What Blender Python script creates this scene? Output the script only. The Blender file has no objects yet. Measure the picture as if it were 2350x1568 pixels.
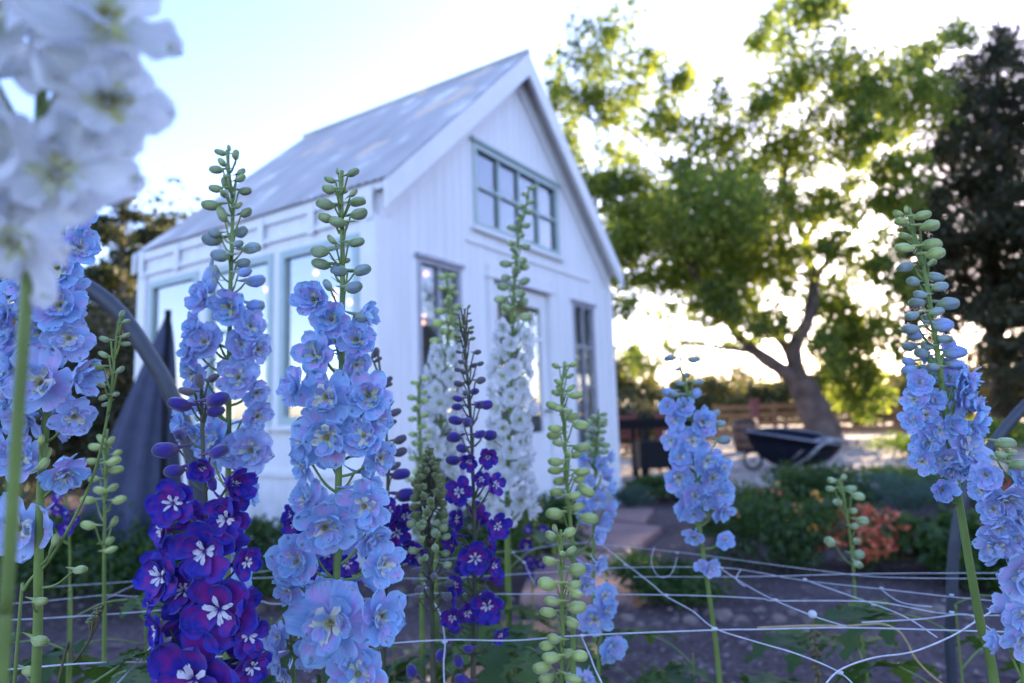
import bpy, math, random
import numpy as np
from mathutils import Vector, Matrix, noise
random.seed(7); RNG=np.random.default_rng(11)
scene=bpy.context.scene
COL=scene.collection
R=math.radians
# ------------------------------------------------------------------ camera
PITCH,ROLL=R(6.8),R(1.73)
FW=Vector((0,math.cos(PITCH),math.sin(PITCH))); UP0=Vector((0,-math.sin(PITCH),math.cos(PITCH))); RT0=Vector((1,0,0))
RT=RT0*math.cos(ROLL)-UP0*math.sin(ROLL); UP=UP0*math.cos(ROLL)+RT0*math.sin(ROLL)
EYE=Vector((0,0,.95)); FPX=1557.0
cd=bpy.data.cameras.new('camera'); cam=bpy.data.objects.new('camera',cd); COL.objects.link(cam)
m=Matrix((RT,UP,-FW)).transposed().to_4x4(); m.translation=EYE; cam.matrix_world=m
cd.sensor_width=36; cd.lens=FPX/2350*36; cd.clip_start=.02; cd.clip_end=3000
cd.dof.use_dof=True; cd.dof.focus_distance=.50; cd.dof.aperture_fstop=5.6
scene.camera=cam
# ------------------------------------------------------------------ light
SUN_AZ,SUN_EL=R(32.5),R(12)
w=bpy.data.worlds.new('World'); scene.world=w; w.use_nodes=True
nt=w.node_tree; bg=nt.nodes['Background']; sky=nt.nodes.new('ShaderNodeTexSky')
sky.sky_type='NISHITA'; sky.sun_disc=False; sky.sun_elevation=SUN_EL; sky.sun_rotation=SUN_AZ
sky.air_density=1.0; sky.dust_density=.8; sky.ozone_density=1.6
wb=nt.nodes.new('ShaderNodeMix'); wb.data_type='RGBA'; wb.blend_type='MULTIPLY'; wb.inputs[0].default_value=1; wb.inputs[7].default_value=(1.01,.98,1.37,1)
nt.links.new(sky.outputs[0],wb.inputs[6]); nt.links.new(wb.outputs[2],bg.inputs[0]); bg.inputs[1].default_value=.15
sd=bpy.data.lights.new('sun','SUN'); sd.energy=5.0; sd.angle=R(.5); sd.color=(1,.76,.52)
so=bpy.data.objects.new('sun',sd); COL.objects.link(so)
sdir=Vector((math.sin(SUN_AZ)*math.cos(SUN_EL),math.cos(SUN_AZ)*math.cos(SUN_EL),math.sin(SUN_EL)))
so.rotation_euler=sdir.to_track_quat('Z','Y').to_euler()
vs=scene.view_settings; vs.view_transform='Standard'; vs.look='None'; vs.exposure=2.12; vs.gamma=1; vs.use_curve_mapping=False
scene.cycles.max_bounces=8; scene.cycles.transparent_max_bounces=16
scene.cycles.sample_clamp_indirect=6
# ------------------------------------------------------------------ helpers
def ray(x,y): return RT*((x-1175)/FPX)-UP*((y-784)/FPX)+FW
def P(x,y,d): return EYE+ray(x,y)*d               # a point seen at x,y at distance d along the view axis
def G(x,y,z=0.):
    r=ray(x,y); return EYE+r*((z-EYE.z)/r.z)
def tag(o,label=None,cat=None,group=None,kind=None):
    if label: o['label']=label
    if cat: o['category']=cat
    if group: o['group']=group
    if kind: o['kind']=kind
    return o
def empty(name,loc=(0,0,0),rz=0):
    o=bpy.data.objects.new(name,None); COL.objects.link(o); o.location=loc; o.rotation_euler=(0,0,rz); o.empty_display_size=.1
    return o
def link(name,me,parent=None,mat=None):
    o=bpy.data.objects.new(name,me); COL.objects.link(o)
    if parent: o.parent=parent
    if mat is not None: o.matrix_basis=mat
    return o
class MB:
    def __init__(s): s.v=[];s.f=[];s.uv=[];s.mi=[];s.mats=[];s.n=0
    def m(s,mat):
        if mat not in s.mats: s.mats.append(mat)
        return s.mats.index(mat)
    def add(s,v,f,uv=None,mat=None):
        s.v.extend([tuple(p) for p in v]); b=s.n; s.n+=len(v)
        k=s.m(mat) if mat else 0
        for q in f: s.f.append(tuple(i+b for i in q)); s.mi.append(k)
        s.uv.extend(uv if uv is not None else [(0.,0.)]*len(v))
    def box(s,a,b,mat=None,M=None):
        x0,y0,z0=a;x1,y1,z1=b
        v=[Vector(p) for p in ((x0,y0,z0),(x1,y0,z0),(x1,y1,z0),(x0,y1,z0),(x0,y0,z1),(x1,y0,z1),(x1,y1,z1),(x0,y1,z1))]
        if M is not None: v=[M@p for p in v]
        s.add(v,[(0,3,2,1),(4,5,6,7),(0,1,5,4),(1,2,6,5),(2,3,7,6),(3,0,4,7)],None,mat)
    def tube(s,pts,rad,n=8,mat=None,cap=True,u0=0,u1=1):
        pts=[Vector(p) for p in pts]; k=len(pts)
        if not hasattr(rad,'__len__'): rad=[rad]*k
        vs=[];uv=[];prev=None
        for i,p in enumerate(pts):
            t=(pts[min(i+1,k-1)]-pts[max(i-1,0)])
            if t.length<1e-9: t=Vector((0,0,1))
            t.normalize()
            a=prev if prev is not None else (Vector((1,0,0)) if abs(t.x)<.8 else Vector((0,1,0)))
            a=(a-t*a.dot(t)); a=a.normalized() if a.length>1e-6 else t.orthogonal().normalized(); prev=a; b=t.cross(a)
            for j in range(n):
                th=2*math.pi*j/n; vs.append(p+(a*math.cos(th)+b*math.sin(th))*rad[i]); uv.append((u0+(u1-u0)*i/(k-1),j/n))
        f=[(i*n+j,i*n+(j+1)%n,(i+1)*n+(j+1)%n,(i+1)*n+j) for i in range(k-1) for j in range(n)]
        if cap: f.append(tuple(range(n-1,-1,-1))); f.append(tuple((k-1)*n+j for j in range(n)))
        s.add(vs,f,uv,mat)
    def mesh(s,name,smooth=True):
        me=bpy.data.meshes.new(name); me.from_pydata(s.v,[],s.f)
        for q in s.mats: me.materials.append(q)
        me.polygons.foreach_set('material_index',s.mi)
        me.polygons.foreach_set('use_smooth',[smooth]*len(s.f))
        l=me.uv_layers.new(name='UVMap'); idx=np.empty(len(me.loops),dtype=np.int32); me.loops.foreach_get('vertex_index',idx)
        l.data.foreach_set('uv',np.array(s.uv,dtype=np.float32)[idx].ravel()); me.update(); return me
    def build(s,name,parent=None,smooth=False,mat=None): return link(name,s.mesh(name,smooth),parent,mat)
def spline(pts,n=6):
    pts=[Vector(p) for p in pts]
    if len(pts)<3: n=max(n,2)
    out=[];k=len(pts)
    for i in range(k-1):
        a=pts[max(i-1,0)];b=pts[i];c=pts[i+1];d=pts[min(i+2,k-1)]
        for j in range(n):
            t=j/n; out.append(.5*((2*b)+(c-a)*t+(2*a-5*b+4*c-d)*t*t+(3*b-3*c+d-a)*t**3))
    out.append(pts[-1]); return out
# ------------------------------------------------------------------ materials
def newmat(name):
    mt=bpy.data.materials.new(name); mt.use_nodes=True; n=mt.node_tree; return mt,n,n.nodes['Principled BSDF']
def srgb(h):
    h=[int(h[i:i+2],16)/255 for i in (0,2,4)]; return tuple(c/12.92 if c<=.04045 else ((c+.055)/1.055)**2.4 for c in h)+(1,)
def c4(c): return tuple(c)+(1,) if len(c)==3 else c
def ramp(n,fac,stops):
    r=n.nodes.new('ShaderNodeValToRGB'); e=r.color_ramp.elements
    while len(e)<len(stops): e.new(.5)
    for q,(p,c) in zip(e,stops): q.position=p; q.color=c4(c)
    n.links.new(fac,r.inputs[0]); return r.outputs[0]
def noise_t(n,scale,detail=3,coord='Object',vec=None,rough=.5):
    t=n.nodes.new('ShaderNodeTexNoise'); t.inputs['Scale'].default_value=scale; t.inputs['Detail'].default_value=detail; t.inputs['Roughness'].default_value=rough
    if vec is None:
        tc=n.nodes.new('ShaderNodeTexCoord'); vec=tc.outputs[coord]
    n.links.new(vec,t.inputs['Vector']); return t.outputs['Fac']
def mixc(n,fac,a,b,mode='MIX'):
    x=n.nodes.new('ShaderNodeMix'); x.data_type='RGBA'; x.blend_type=mode
    for s,i in ((fac,0),(a,6),(b,7)):
        if hasattr(s,'links'): n.links.new(s,x.inputs[i])
        elif i==0: x.inputs[0].default_value=s
        else: x.inputs[i].default_value=c4(s)
    return x.outputs[2]
def math_n(n,op,a,b=0.,c=None,clamp=False):
    x=n.nodes.new('ShaderNodeMath'); x.operation=op; x.use_clamp=clamp
    for i,s in enumerate((a,b,c)):
        if s is None: continue
        if hasattr(s,'links'): n.links.new(s,x.inputs[i])
        else: x.inputs[i].default_value=s
    return x.outputs[0]
def bump(n,p,h,strength=.3,dist=.01):
    b=n.nodes.new('ShaderNodeBump'); b.inputs['Strength'].default_value=strength; b.inputs['Distance'].default_value=dist
    n.links.new(h,b.inputs['Height']); n.links.new(b.outputs[0],p.inputs['Normal'])
def plain(name,a,b=None,scale=8,rough=.6,metal=0,bstr=.15,bd=.003,detail=4,spec=.5):
    mt,n,p=newmat(name); b=b or tuple(x*.75 for x in a[:3])
    f=noise_t(n,scale,detail); n.links.new(ramp(n,f,[(.3,b),(.7,a)]),p.inputs['Base Color'])
    p.inputs['Roughness'].default_value=rough; p.inputs['Metallic'].default_value=metal; p.inputs['Specular IOR Level'].default_value=spec
    if bstr: bump(n,p,noise_t(n,scale*4,3),bstr,bd)
    return mt
def leafmat(name,stops,trans=.45,tcol=None,scale=1.5,rough=.5,spec=.3,coord='Object'):
    """thin leaf: colour varies leaf by leaf (random per island) and by clump, part of the light passes through"""
    mt,n,p=newmat(name)
    g=n.nodes.new('ShaderNodeNewGeometry')
    f=math_n(n,'ADD',math_n(n,'MULTIPLY',g.outputs['Random Per Island'],.6),math_n(n,'MULTIPLY',noise_t(n,scale,2,coord),.4))
    col=ramp(n,f,stops); n.links.new(col,p.inputs['Base Color']); p.inputs['Roughness'].default_value=rough; p.inputs['Specular IOR Level'].default_value=spec
    t=n.nodes.new('ShaderNodeBsdfTranslucent'); n.links.new(mixc(n,1.,col,tcol or (1.5,1.5,.7),'MULTIPLY'),t.inputs[0])
    ms=n.nodes.new('ShaderNodeMixShader'); ms.inputs[0].default_value=trans
    n.links.new(p.outputs[0],ms.inputs[1]); n.links.new(t.outputs[0],ms.inputs[2]); n.links.new(ms.outputs[0],n.nodes['Material Output'].inputs[0])
    return mt
def petalmat(name,base,second,edge,throat,spot=None,trans=.35,secamt=(.45,.62),edge_at=.75):
    mt,n,p=newmat(name)
    uvn=n.nodes.new('ShaderNodeUVMap'); sp=n.nodes.new('ShaderNodeSeparateXYZ'); n.links.new(uvn.outputs[0],sp.inputs[0])
    oi=n.nodes.new('ShaderNodeObjectInfo'); U=sp.outputs[0]; V=sp.outputs[1]
    tc=n.nodes.new('ShaderNodeTexCoord')
    off=n.nodes.new('ShaderNodeVectorMath'); off.operation='ADD'; n.links.new(tc.outputs['Object'],off.inputs[0])
    cmb=n.nodes.new('ShaderNodeCombineXYZ'); r9=math_n(n,'MULTIPLY',oi.outputs['Random'],37.); n.links.new(r9,cmb.inputs[0]); n.links.new(r9,cmb.inputs[2]); n.links.new(cmb.outputs[0],off.inputs[1])
    nz=noise_t(n,1.9,2,vec=off.outputs[0])
    col=mixc(n,ramp(n,nz,[(secamt[0],(0,0,0)),(secamt[1],(1,1,1))]),base,second)
    av=math_n(n,'ABSOLUTE',math_n(n,'SUBTRACT',V,.5))           # 0 middle .5 edge
    em=ramp(n,math_n(n,'MAXIMUM',math_n(n,'MULTIPLY',av,2.),U),[(edge_at,(0,0,0)),(.97,(1,1,1))])
    col=mixc(n,em,col,edge)
    col=mixc(n,ramp(n,U,[(.02,(1,1,1)),(.30,(0,0,0))]),col,throat)
    # fine veins along the petal
    vv=n.nodes.new('ShaderNodeCombineXYZ'); n.links.new(math_n(n,'MULTIPLY',V,26.),vv.inputs[0]); n.links.new(math_n(n,'MULTIPLY',U,2.),vv.inputs[1])
    vn=noise_t(n,1.,2,vec=vv.outputs[0]); col=mixc(n,1.,col,ramp(n,vn,[(.3,(.84,.84,.88)),(.6,(1,1,1))]),'MULTIPLY')
    if spot:
        d=math_n(n,'ADD',math_n(n,'POWER',math_n(n,'DIVIDE',math_n(n,'SUBTRACT',U,.86),.10),2.),math_n(n,'POWER',math_n(n,'DIVIDE',av,.14),2.))
        sm=math_n(n,'MULTIPLY',math_n(n,'SUBTRACT',1.,d,clamp=True),ramp(n,noise_t(n,7.,2,vec=off.outputs[0]),[(.42,(0,0,0)),(.58,(.8,.8,.8))]))
        col=mixc(n,sm,col,spot)
    n.links.new(col,p.inputs['Base Color']); p.inputs['Roughness'].default_value=.55; p.inputs['Specular IOR Level'].default_value=.25
    p.inputs['Sheen Weight'].default_value=.15
    bump(n,p,vn,.25,.0015)
    t=n.nodes.new('ShaderNodeBsdfTranslucent'); n.links.new(col,t.inputs[0])
    ms=n.nodes.new('ShaderNodeMixShader'); ms.inputs[0].default_value=trans
    n.links.new(p.outputs[0],ms.inputs[1]); n.links.new(t.outputs[0],ms.inputs[2]); n.links.new(ms.outputs[0],n.nodes['Material Output'].inputs[0])
    return mt
def budmat(name,tip,mid,base):
    mt,n,p=newmat(name); uvn=n.nodes.new('ShaderNodeUVMap'); sp=n.nodes.new('ShaderNodeSeparateXYZ'); n.links.new(uvn.outputs[0],sp.inputs[0])
    oi=n.nodes.new('ShaderNodeObjectInfo')
    f=math_n(n,'ADD',sp.outputs[0],math_n(n,'MULTIPLY',math_n(n,'SUBTRACT',noise_t(n,3.,2),.5),.35))
    col=ramp(n,f,[(.12,base),(.42,mid),(.74,mid),(.95,tip)])
    st=ramp(n,math_n(n,'FRACT',math_n(n,'MULTIPLY',sp.outputs[1],5.)),[(0,(.62,.62,.66)),(.14,(1,1,1)),(.9,(1,1,1))])
    col=mixc(n,.8,col,st,'MULTIPLY')
    col=mixc(n,1.,col,ramp(n,oi.outputs['Random'],[(0,(.8,.8,.85)),(1,(1.1,1.08,1.0))]),'MULTIPLY')
    n.links.new(col,p.inputs['Base Color']); p.inputs['Roughness'].default_value=.75; p.inputs['Specular IOR Level'].default_value=.2; p.inputs['Sheen Weight'].default_value=.35; bump(n,p,noise_t(n,9.,4),.5,.0012)
    return mt
M={}
M['lb']=petalmat('petal light blue',(.35,.54,.82),(.60,.45,.78),(.42,.64,.87),(.54,.62,.76),(.13,.17,.14))
M['lb2']=petalmat('petal pale lilac blue',(.42,.56,.82),(.60,.50,.80),(.50,.64,.86),(.58,.62,.74),(.16,.20,.18))
M['vio']=petalmat('petal deep violet',(.034,.020,.33),(.21,.020,.27),(.036,.040,.42),(.06,.01,.14),None,.25,(.42,.56),.66)
M['wh']=petalmat('petal white',(.86,.87,.86),(.80,.83,.80),(.88,.88,.89),(.60,.66,.40),(.25,.30,.06),.5)
M['eye_cream']=petalmat('bee cream',(.80,.80,.62),(.72,.72,.48),(.84,.84,.74),(.46,.42,.12),None,.3)
M['eye_white']=petalmat('bee white',(.80,.80,.84),(.60,.52,.78),(.84,.84,.86),(.25,.15,.45),None,.3,(.6,.8))
M['eye_green']=petalmat('bee green',(.60,.62,.26),(.68,.70,.46),(.74,.76,.52),(.30,.20,.04),None,.3)
M['stamen']=plain('stamen',(.50,.46,.16),(.25,.2,.06),60,.7,bstr=0)
M['bud_g']=budmat('bud green',(.20,.26,.08),(.33,.41,.20),(.22,.30,.09))
M['bud_yg']=budmat('bud yellow green',(.22,.30,.06),(.42,.50,.17),(.28,.36,.09))
M['bud_b']=budmat('bud blue green',(.16,.20,.10),(.26,.34,.34),(.26,.34,.15))
M['bud_bb']=budmat('bud blue',(.18,.24,.26),(.26,.36,.62),(.28,.34,.30))
M['bud_v']=budmat('bud violet',(.05,.05,.10),(.05,.03,.24),(.10,.06,.13))
M['bud_vb']=budmat('bud brown violet',(.09,.10,.07),(.12,.10,.13),(.13,.13,.07))
M['bud_dk']=budmat('bud olive',(.10,.12,.03),(.17,.20,.06),(.12,.15,.04))
M['stem']=plain('stem green',(.19,.27,.06),(.11,.17,.035),30,.5,bstr=.1)
M['stem_dk']=plain('stem dark',(.085,.085,.05),(.045,.06,.03),30,.5,bstr=.1)
M['stem_dry']=plain('stem dry',(.16,.13,.06),(.07,.06,.03),60,.8)
M['leaf']=leafmat('leaf delphinium',[(.2,(.035,.075,.02)),(.8,(.09,.15,.03))],.3,scale=9)
def whitemat():
    mt,n,p=newmat('white painted board'); g=n.nodes.new('ShaderNodeNewGeometry'); tc=n.nodes.new('ShaderNodeTexCoord')
    mp=n.nodes.new('ShaderNodeMapping'); mp.inputs['Scale'].default_value=(9,9,.8); n.links.new(tc.outputs['Object'],mp.inputs[0])
    c=ramp(n,g.outputs['Random Per Island'],[(0,(.78,.78,.77)),(.5,(.80,.80,.79)),(1,(.82,.82,.81))])
    c=mixc(n,1.,c,ramp(n,noise_t(n,1.,5,vec=mp.outputs[0]),[(.3,(.93,.925,.91)),(.55,(1,1,1))]),'MULTIPLY')
    sp=n.nodes.new('ShaderNodeSeparateXYZ'); n.links.new(tc.outputs['Object'],sp.inputs[0])
    dirt=math_n(n,'MULTIPLY',ramp(n,sp.outputs[2],[(.0,(1,1,1)),(.55,(0,0,0))]),ramp(n,noise_t(n,6.,5),[(.42,(0,0,0)),(.6,(.8,.8,.8))]))
    c=mixc(n,dirt,c,(.40,.35,.30)); n.links.new(c,p.inputs['Base Color']); p.inputs['Roughness'].default_value=.5; bump(n,p,noise_t(n,30.,4,vec=mp.outputs[0]),.2,.002); return mt
M['white']=whitemat()
M['trimw']=plain('white painted trim',(.80,.80,.79),(.72,.72,.71),5,.4,bstr=.05,bd=.001)
M['sage']=plain('sage window frame',(.40,.50,.47),(.34,.45,.42),9,.4,bstr=.05,bd=.001)
M['dkframe']=plain('grey steel sash',(.38,.38,.42),(.30,.30,.34),12,.4,bstr=.05,bd=.001)
M['inwall']=plain('interior wall',(.62,.60,.57),(.5,.48,.45),3,.8,bstr=.05)
M['wood']=plain('brown wood',(.16,.085,.05),(.08,.045,.03),14,.7,bstr=.4)
M['redwood']=plain('red stained wood',(.20,.045,.03),(.12,.03,.02),14,.7,bstr=.3)
M['fence']=plain('weathered fence wood',(.34,.20,.11),(.20,.11,.06),5,.8,bstr=.4)
M['blackm']=plain('black steel',(.006,.007,.010),(.010,.011,.014),14,.6,bstr=.1,spec=.15)
M['barrow']=plain('dark blue barrow tray',(.006,.008,.018),(.010,.012,.022),9,.45,bstr=.1,spec=.25)
M['galv']=plain('galvanised tube',(.35,.35,.36),(.25,.25,.26),30,.35,.8,bstr=.1)
M['rubber']=plain('rubber',(.02,.02,.02),(.012,.012,.012),30,.8)
M['hoop']=plain('dark grey pipe',(.05,.06,.075),(.035,.04,.052),40,.5,bstr=.1)
M['cloth']=plain('slate cloth',(.055,.065,.11),(.04,.048,.085),18,.85,bstr=.3,bd=.004)
M['twine']=plain('white net cord',(.62,.64,.68),(.42,.44,.48),80,.45,bstr=.1,bd=.0005)
M['raffia']=plain('tan twine',(.50,.36,.18),(.34,.24,.12),80,.7)
M['bark']=plain('bark',(.17,.125,.10),(.07,.05,.045),3,.95,bstr=.9,bd=.04,detail=8)
M['slab']=plain('red sandstone slab',(.31,.19,.165),(.22,.13,.115),3,.9,bstr=.5,bd=.01)
M['stone']=plain('river stone',(.24,.18,.145),(.10,.08,.07),5,.85,bstr=.3)
M['pebble']=None
def ground_mat(name,stops,s1,s2,rough=.95,bd=.02,extra=None):
    mt,n,p=newmat(name); f=math_n(n,'ADD',math_n(n,'MULTIPLY',noise_t(n,s1,5),.5),math_n(n,'MULTIPLY',noise_t(n,s2,4),.5))
    n.links.new(ramp(n,f,stops),p.inputs['Base Color']); p.inputs['Roughness'].default_value=rough; p.inputs['Specular IOR Level'].default_value=.2
    bump(n,p,noise_t(n,s2*1.5,5),.8,bd); return mt
M['mulch']=ground_mat('mulch soil',[(.35,(.04,.028,.03)),(.5,(.095,.068,.068)),(.68,(.18,.135,.13))],.8,38)
M['gravelpath']=ground_mat('pale gravel',[(.35,(.22,.17,.14)),(.6,(.46,.38,.31))],.5,22)
M['field']=ground_mat('dry grass field',[(.35,(.10,.10,.04)),(.5,(.20,.17,.09)),(.65,(.34,.27,.19))],.12,3)
# ------------------------------------------------------------------ the setting
def sheet(name,pts,z,mat,label=None,kind='structure'):
    mb=MB(); mb.add([(x,y,z) for x,y in pts],[tuple(range(len(pts)))],None,mat); o=mb.build(name); return tag(o,label,None,None,kind)
mb=MB(); N=60
xs=sorted(set([round(q,3) for q in list(np.linspace(-14,14,57))+[-900,-400,-150,-60,-30,30,60,150,400,900]])); ys=sorted(set([round(q,3) for q in list(np.linspace(-3,24,55))+[-400,-80,-20,-8,32,50,100,300,900,2500]]))
gv=[(x,y,(noise.noise((x*.9,y*.9,0))*.02 if -14<x<14 and -3<y<24 else 0)) for y in ys for x in xs]; nx=len(xs)
mb.add(gv,[(j*nx+i,j*nx+i+1,(j+1)*nx+i+1,(j+1)*nx+i) for j in range(len(ys)-1) for i in range(nx-1)],None,M['mulch'])
tag(mb.build('ground',smooth=True),None,None,None,'structure')
def blob(cx,cy,rx,ry,k=40,seed=0,rot=0):
    o=[]
    for i in range(k):
        a=2*math.pi*i/k; r=1+.10*noise.noise((math.cos(a)*2+seed,math.sin(a)*2,seed)); x=rx*r*math.cos(a); y=ry*r*math.sin(a)
        o.append((cx+x*math.cos(rot)-y*math.sin(rot),cy+x*math.sin(rot)+y*math.cos(rot)))
    return o
sheet('gravel_yard',blob(9.5,18.0,16,10.2,60,3),.024,M['gravelpath'])
sheet('far_field',[(-600,31),(-60,29.5),(0,28.6),(60,29),(600,31),(600,1500),(-600,1500)],.03,M['field'])
# scattered gravel and chips on the beds: nobody could count them
def chips(name,region,n,s0,s1,mat,seed):
    rg=np.random.default_rng(seed); V=[];F=[];b=0
    base=np.array([(1,0,0),(-1,0,0),(0,1,0),(0,-1,0),(0,0,1),(0,0,-1)],float); fc=[(0,2,4),(2,1,4),(1,3,4),(3,0,4),(2,0,5),(1,2,5),(3,1,5),(0,3,5)]
    for i in range(n):
        x,y=region(rg); s=rg.uniform(s0,s1)*(1,1,1,2)[rg.integers(4)]; sc=np.array([s*rg.uniform(.7,1.6),s*rg.uniform(.6,1.1),s*rg.uniform(.3,.6)])
        a=rg.uniform(0,6.28); q=base*sc*rg.uniform(.8,1.2,(6,1)); c,sn=math.cos(a),math.sin(a)
        q=np.stack([q[:,0]*c-q[:,1]*sn+x,q[:,0]*sn+q[:,1]*c+y,q[:,2]+.022],1); V.append(q); F+= [(p+b,r+b,t+b) for p,r,t in fc]; b+=6
    me=bpy.data.meshes.new(name); me.from_pydata(np.concatenate(V).tolist(),[],F); me.materials.append(mat); o=link(name,me); return tag(o,None,None,None,'stuff')
def isl(name,stops,rough=.9):
    mt,n,p=newmat(name); g=n.nodes.new('ShaderNodeNewGeometry'); n.links.new(ramp(n,g.outputs['Random Per Island'],stops),p.inputs['Base Color']); p.inputs['Roughness'].default_value=rough; return mt
M['pebble']=isl('pebbles',[(0,(.05,.035,.035)),(.6,(.12,.09,.088)),(.93,(.20,.155,.15)),(1,(.34,.28,.26))])
M['pebble2']=isl('pale pebbles',[(0,(.14,.11,.09)),(.5,(.34,.27,.22)),(1,(.62,.53,.45))])
def reg1(rg):
    y=2.2+5*rg.random()**1.5; return rg.uniform(-1.05,1.05)*y,y
o=chips('bark_mulch',reg1,16000,.004,.010,M['pebble'],5); o['label']='dark purplish brown gravel mulch between the beds'
def reg2(rg):
    y=8+14*rg.random(); return rg.uniform(.1,.9)*y,y
o=chips('gravel',reg2,9000,.012,.035,M['pebble2'],6); o['label']='pale sunlit gravel of the yard beyond the beds'
# ------------------------------------------------------------------ the garden house
def glassmat():
    mt,n,p=newmat('window glass'); fr=n.nodes.new('ShaderNodeFresnel'); fr.inputs[0].default_value=1.5
    tr=n.nodes.new('ShaderNodeBsdfTransparent'); tr.inputs[0].default_value=(.86,.9,.92,1); gl=n.nodes.new('ShaderNodeBsdfGlossy'); gl.inputs['Roughness'].default_value=.03
    ms=n.nodes.new('ShaderNodeMixShader'); gg=n.nodes.new('ShaderNodeNewGeometry'); n.links.new(math_n(n,'MULTIPLY',math_n(n,'ADD',math_n(n,'MULTIPLY',fr.outputs[0],1.6),.38,clamp=True),math_n(n,'SUBTRACT',1.,gg.outputs['Backfacing'])),ms.inputs[0])
    n.links.new(tr.outputs[0],ms.inputs[1]); n.links.new(gl.outputs[0],ms.inputs[2]); n.links.new(ms.outputs[0],n.nodes['Material Output'].inputs[0]); return mt
M['glass']=glassmat()
def roofmat():
    mt,n,p=newmat('corrugated sheet'); tc=n.nodes.new('ShaderNodeTexCoord')
    mp=n.nodes.new('ShaderNodeMapping'); mp.inputs['Scale'].default_value=(1.2,2.2,1.2); n.links.new(tc.outputs['Object'],mp.inputs[0])
    f=noise_t(n,1.3,4,vec=mp.outputs[0]); c=ramp(n,f,[(.35,(.42,.395,.37)),(.58,(.50,.475,.44)),(.68,(.78,.74,.70))])
    f2=noise_t(n,2.2,5); c=mixc(n,ramp(n,f2,[(.60,(0,0,0)),(.68,(.9,.9,.9))]),c,(.72,.56,.42))  # warm patches: sun flecks and highlights painted into the sheet colour
    n.links.new(c,p.inputs['Base Color']); p.inputs['Roughness'].default_value=.8; p.inputs['Specular IOR Level'].default_value=.2; p.inputs['Metallic'].default_value=.0; return mt
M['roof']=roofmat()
HW,HL,RZ=3.7,3.0,4.39; HX=HW/2; SL=.93
P0=Vector((-0.924,4.6,0)); HRZ=R(90-33.3)
house=empty('garden_house',P0,HRZ)
tag(house,'white board-clad garden house with steep corrugated roof and sage window frames','garden house')
def rooftop(x): return RZ-SL*abs(x-HX)
def boards(name,Mx,length,top,openings,th=.024,pw=.105,gap=.0035,z0=.02,lines=True):
    """vertical tongue and groove boards round the openings, over a backing skin; Mx maps (x along wall, y outward, z)"""
    mb=MB(); cuts=set([0,length])
    for i in range(int(length/pw)+1): cuts.add(round(i*pw,4))
    for a,b,c,d in openings: cuts|={a,b}
    cuts|={HX} if top(0)!=top(length/2) else set()
    cuts=sorted(q for q in cuts if 0<=q<=length)
    for a,b in zip(cuts,cuts[1:]):
        if b-a<.008: continue
        g=gap/2 if abs((b/pw)-round(b/pw))<1e-3 else 0
        g0=gap/2 if abs((a/pw)-round(a/pw))<1e-3 else 0
        x0,x1=a+g0,b-g; segs=[(z0,None)]
        for oa,ob,oc,od in sorted(openings,key=lambda q:q[2]):
            if oa<(a+b)/2<ob:
                l,_=segs.pop()
                if oc>l+.001: segs.append((l,oc))
                segs.append((od,None))
        for l,h in segs:
            za=top(x0) if h is None else h; zb=top(x1) if h is None else h
            for (ya,yb,X0,X1) in ((0,th,x0,x1),(-.05,-.001,a,b)):
                v=[Mx@Vector(q) for q in ((X0,ya,l),(X1,ya,l),(X1,yb,l),(X0,yb,l),(X0,ya,za),(X1,ya,zb),(X1,yb,zb),(X0,yb,za))]
                mb.add(v,[(0,1,2,3),(7,6,5,4),(1,0,4,5),(2,1,5,6),(3,2,6,7),(0,3,7,4)],None,M['white'])
    o=mb.build(name,house); return o
I=Matrix.Identity(4)
MF=Matrix(((1,0,0,0),(0,-1,0,0),(0,0,1,0),(0,0,0,1)))                     # front wall
ML=Matrix(((0,-1,0,0),(1,0,0,0),(0,0,1,0),(0,0,0,1)))                     # left wall: x along l, outward -x
MR=Matrix(((0,1,0,HW),(1,0,0,0),(0,0,1,0),(0,0,0,1)))
MK=Matrix(((1,0,0,0),(0,1,0,HL),(0,0,1,0),(0,0,0,1)))
slope=lambda x:rooftop(x)-.05
GW=(1.12,2.58,2.59,3.34); LW=(.40,.92,.45,2.19); DW=(1.35,2.32,.02,2.18); RW=(2.80,3.28,.45,2.17)
OF=[GW,LW,DW,RW]; OL=[(.14,1.0,.98,2.31),(1.08,1.96,.98,2.32),(2.08,2.86,.98,2.33)]
boards('front_wall',MF,HW,slope,OF)
boards('left_wall',ML,HL,lambda x:2.60,OL,pw=.15,gap=.003)
boards('right_wall',MR,HL,lambda x:2.60,[(.5,1.3,.98,2.3),(1.6,2.5,.98,2.3)])
boards('back_wall',MK,HW,slope,[(.8,1.7,1.0,2.2),(2.0,2.9,1.0,2.2)])
mb=MB(); mb.box((.05,.05,.0),(HW-.05,HL-.05,.07),M['inwall']); mb.build('floor',house)
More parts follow.
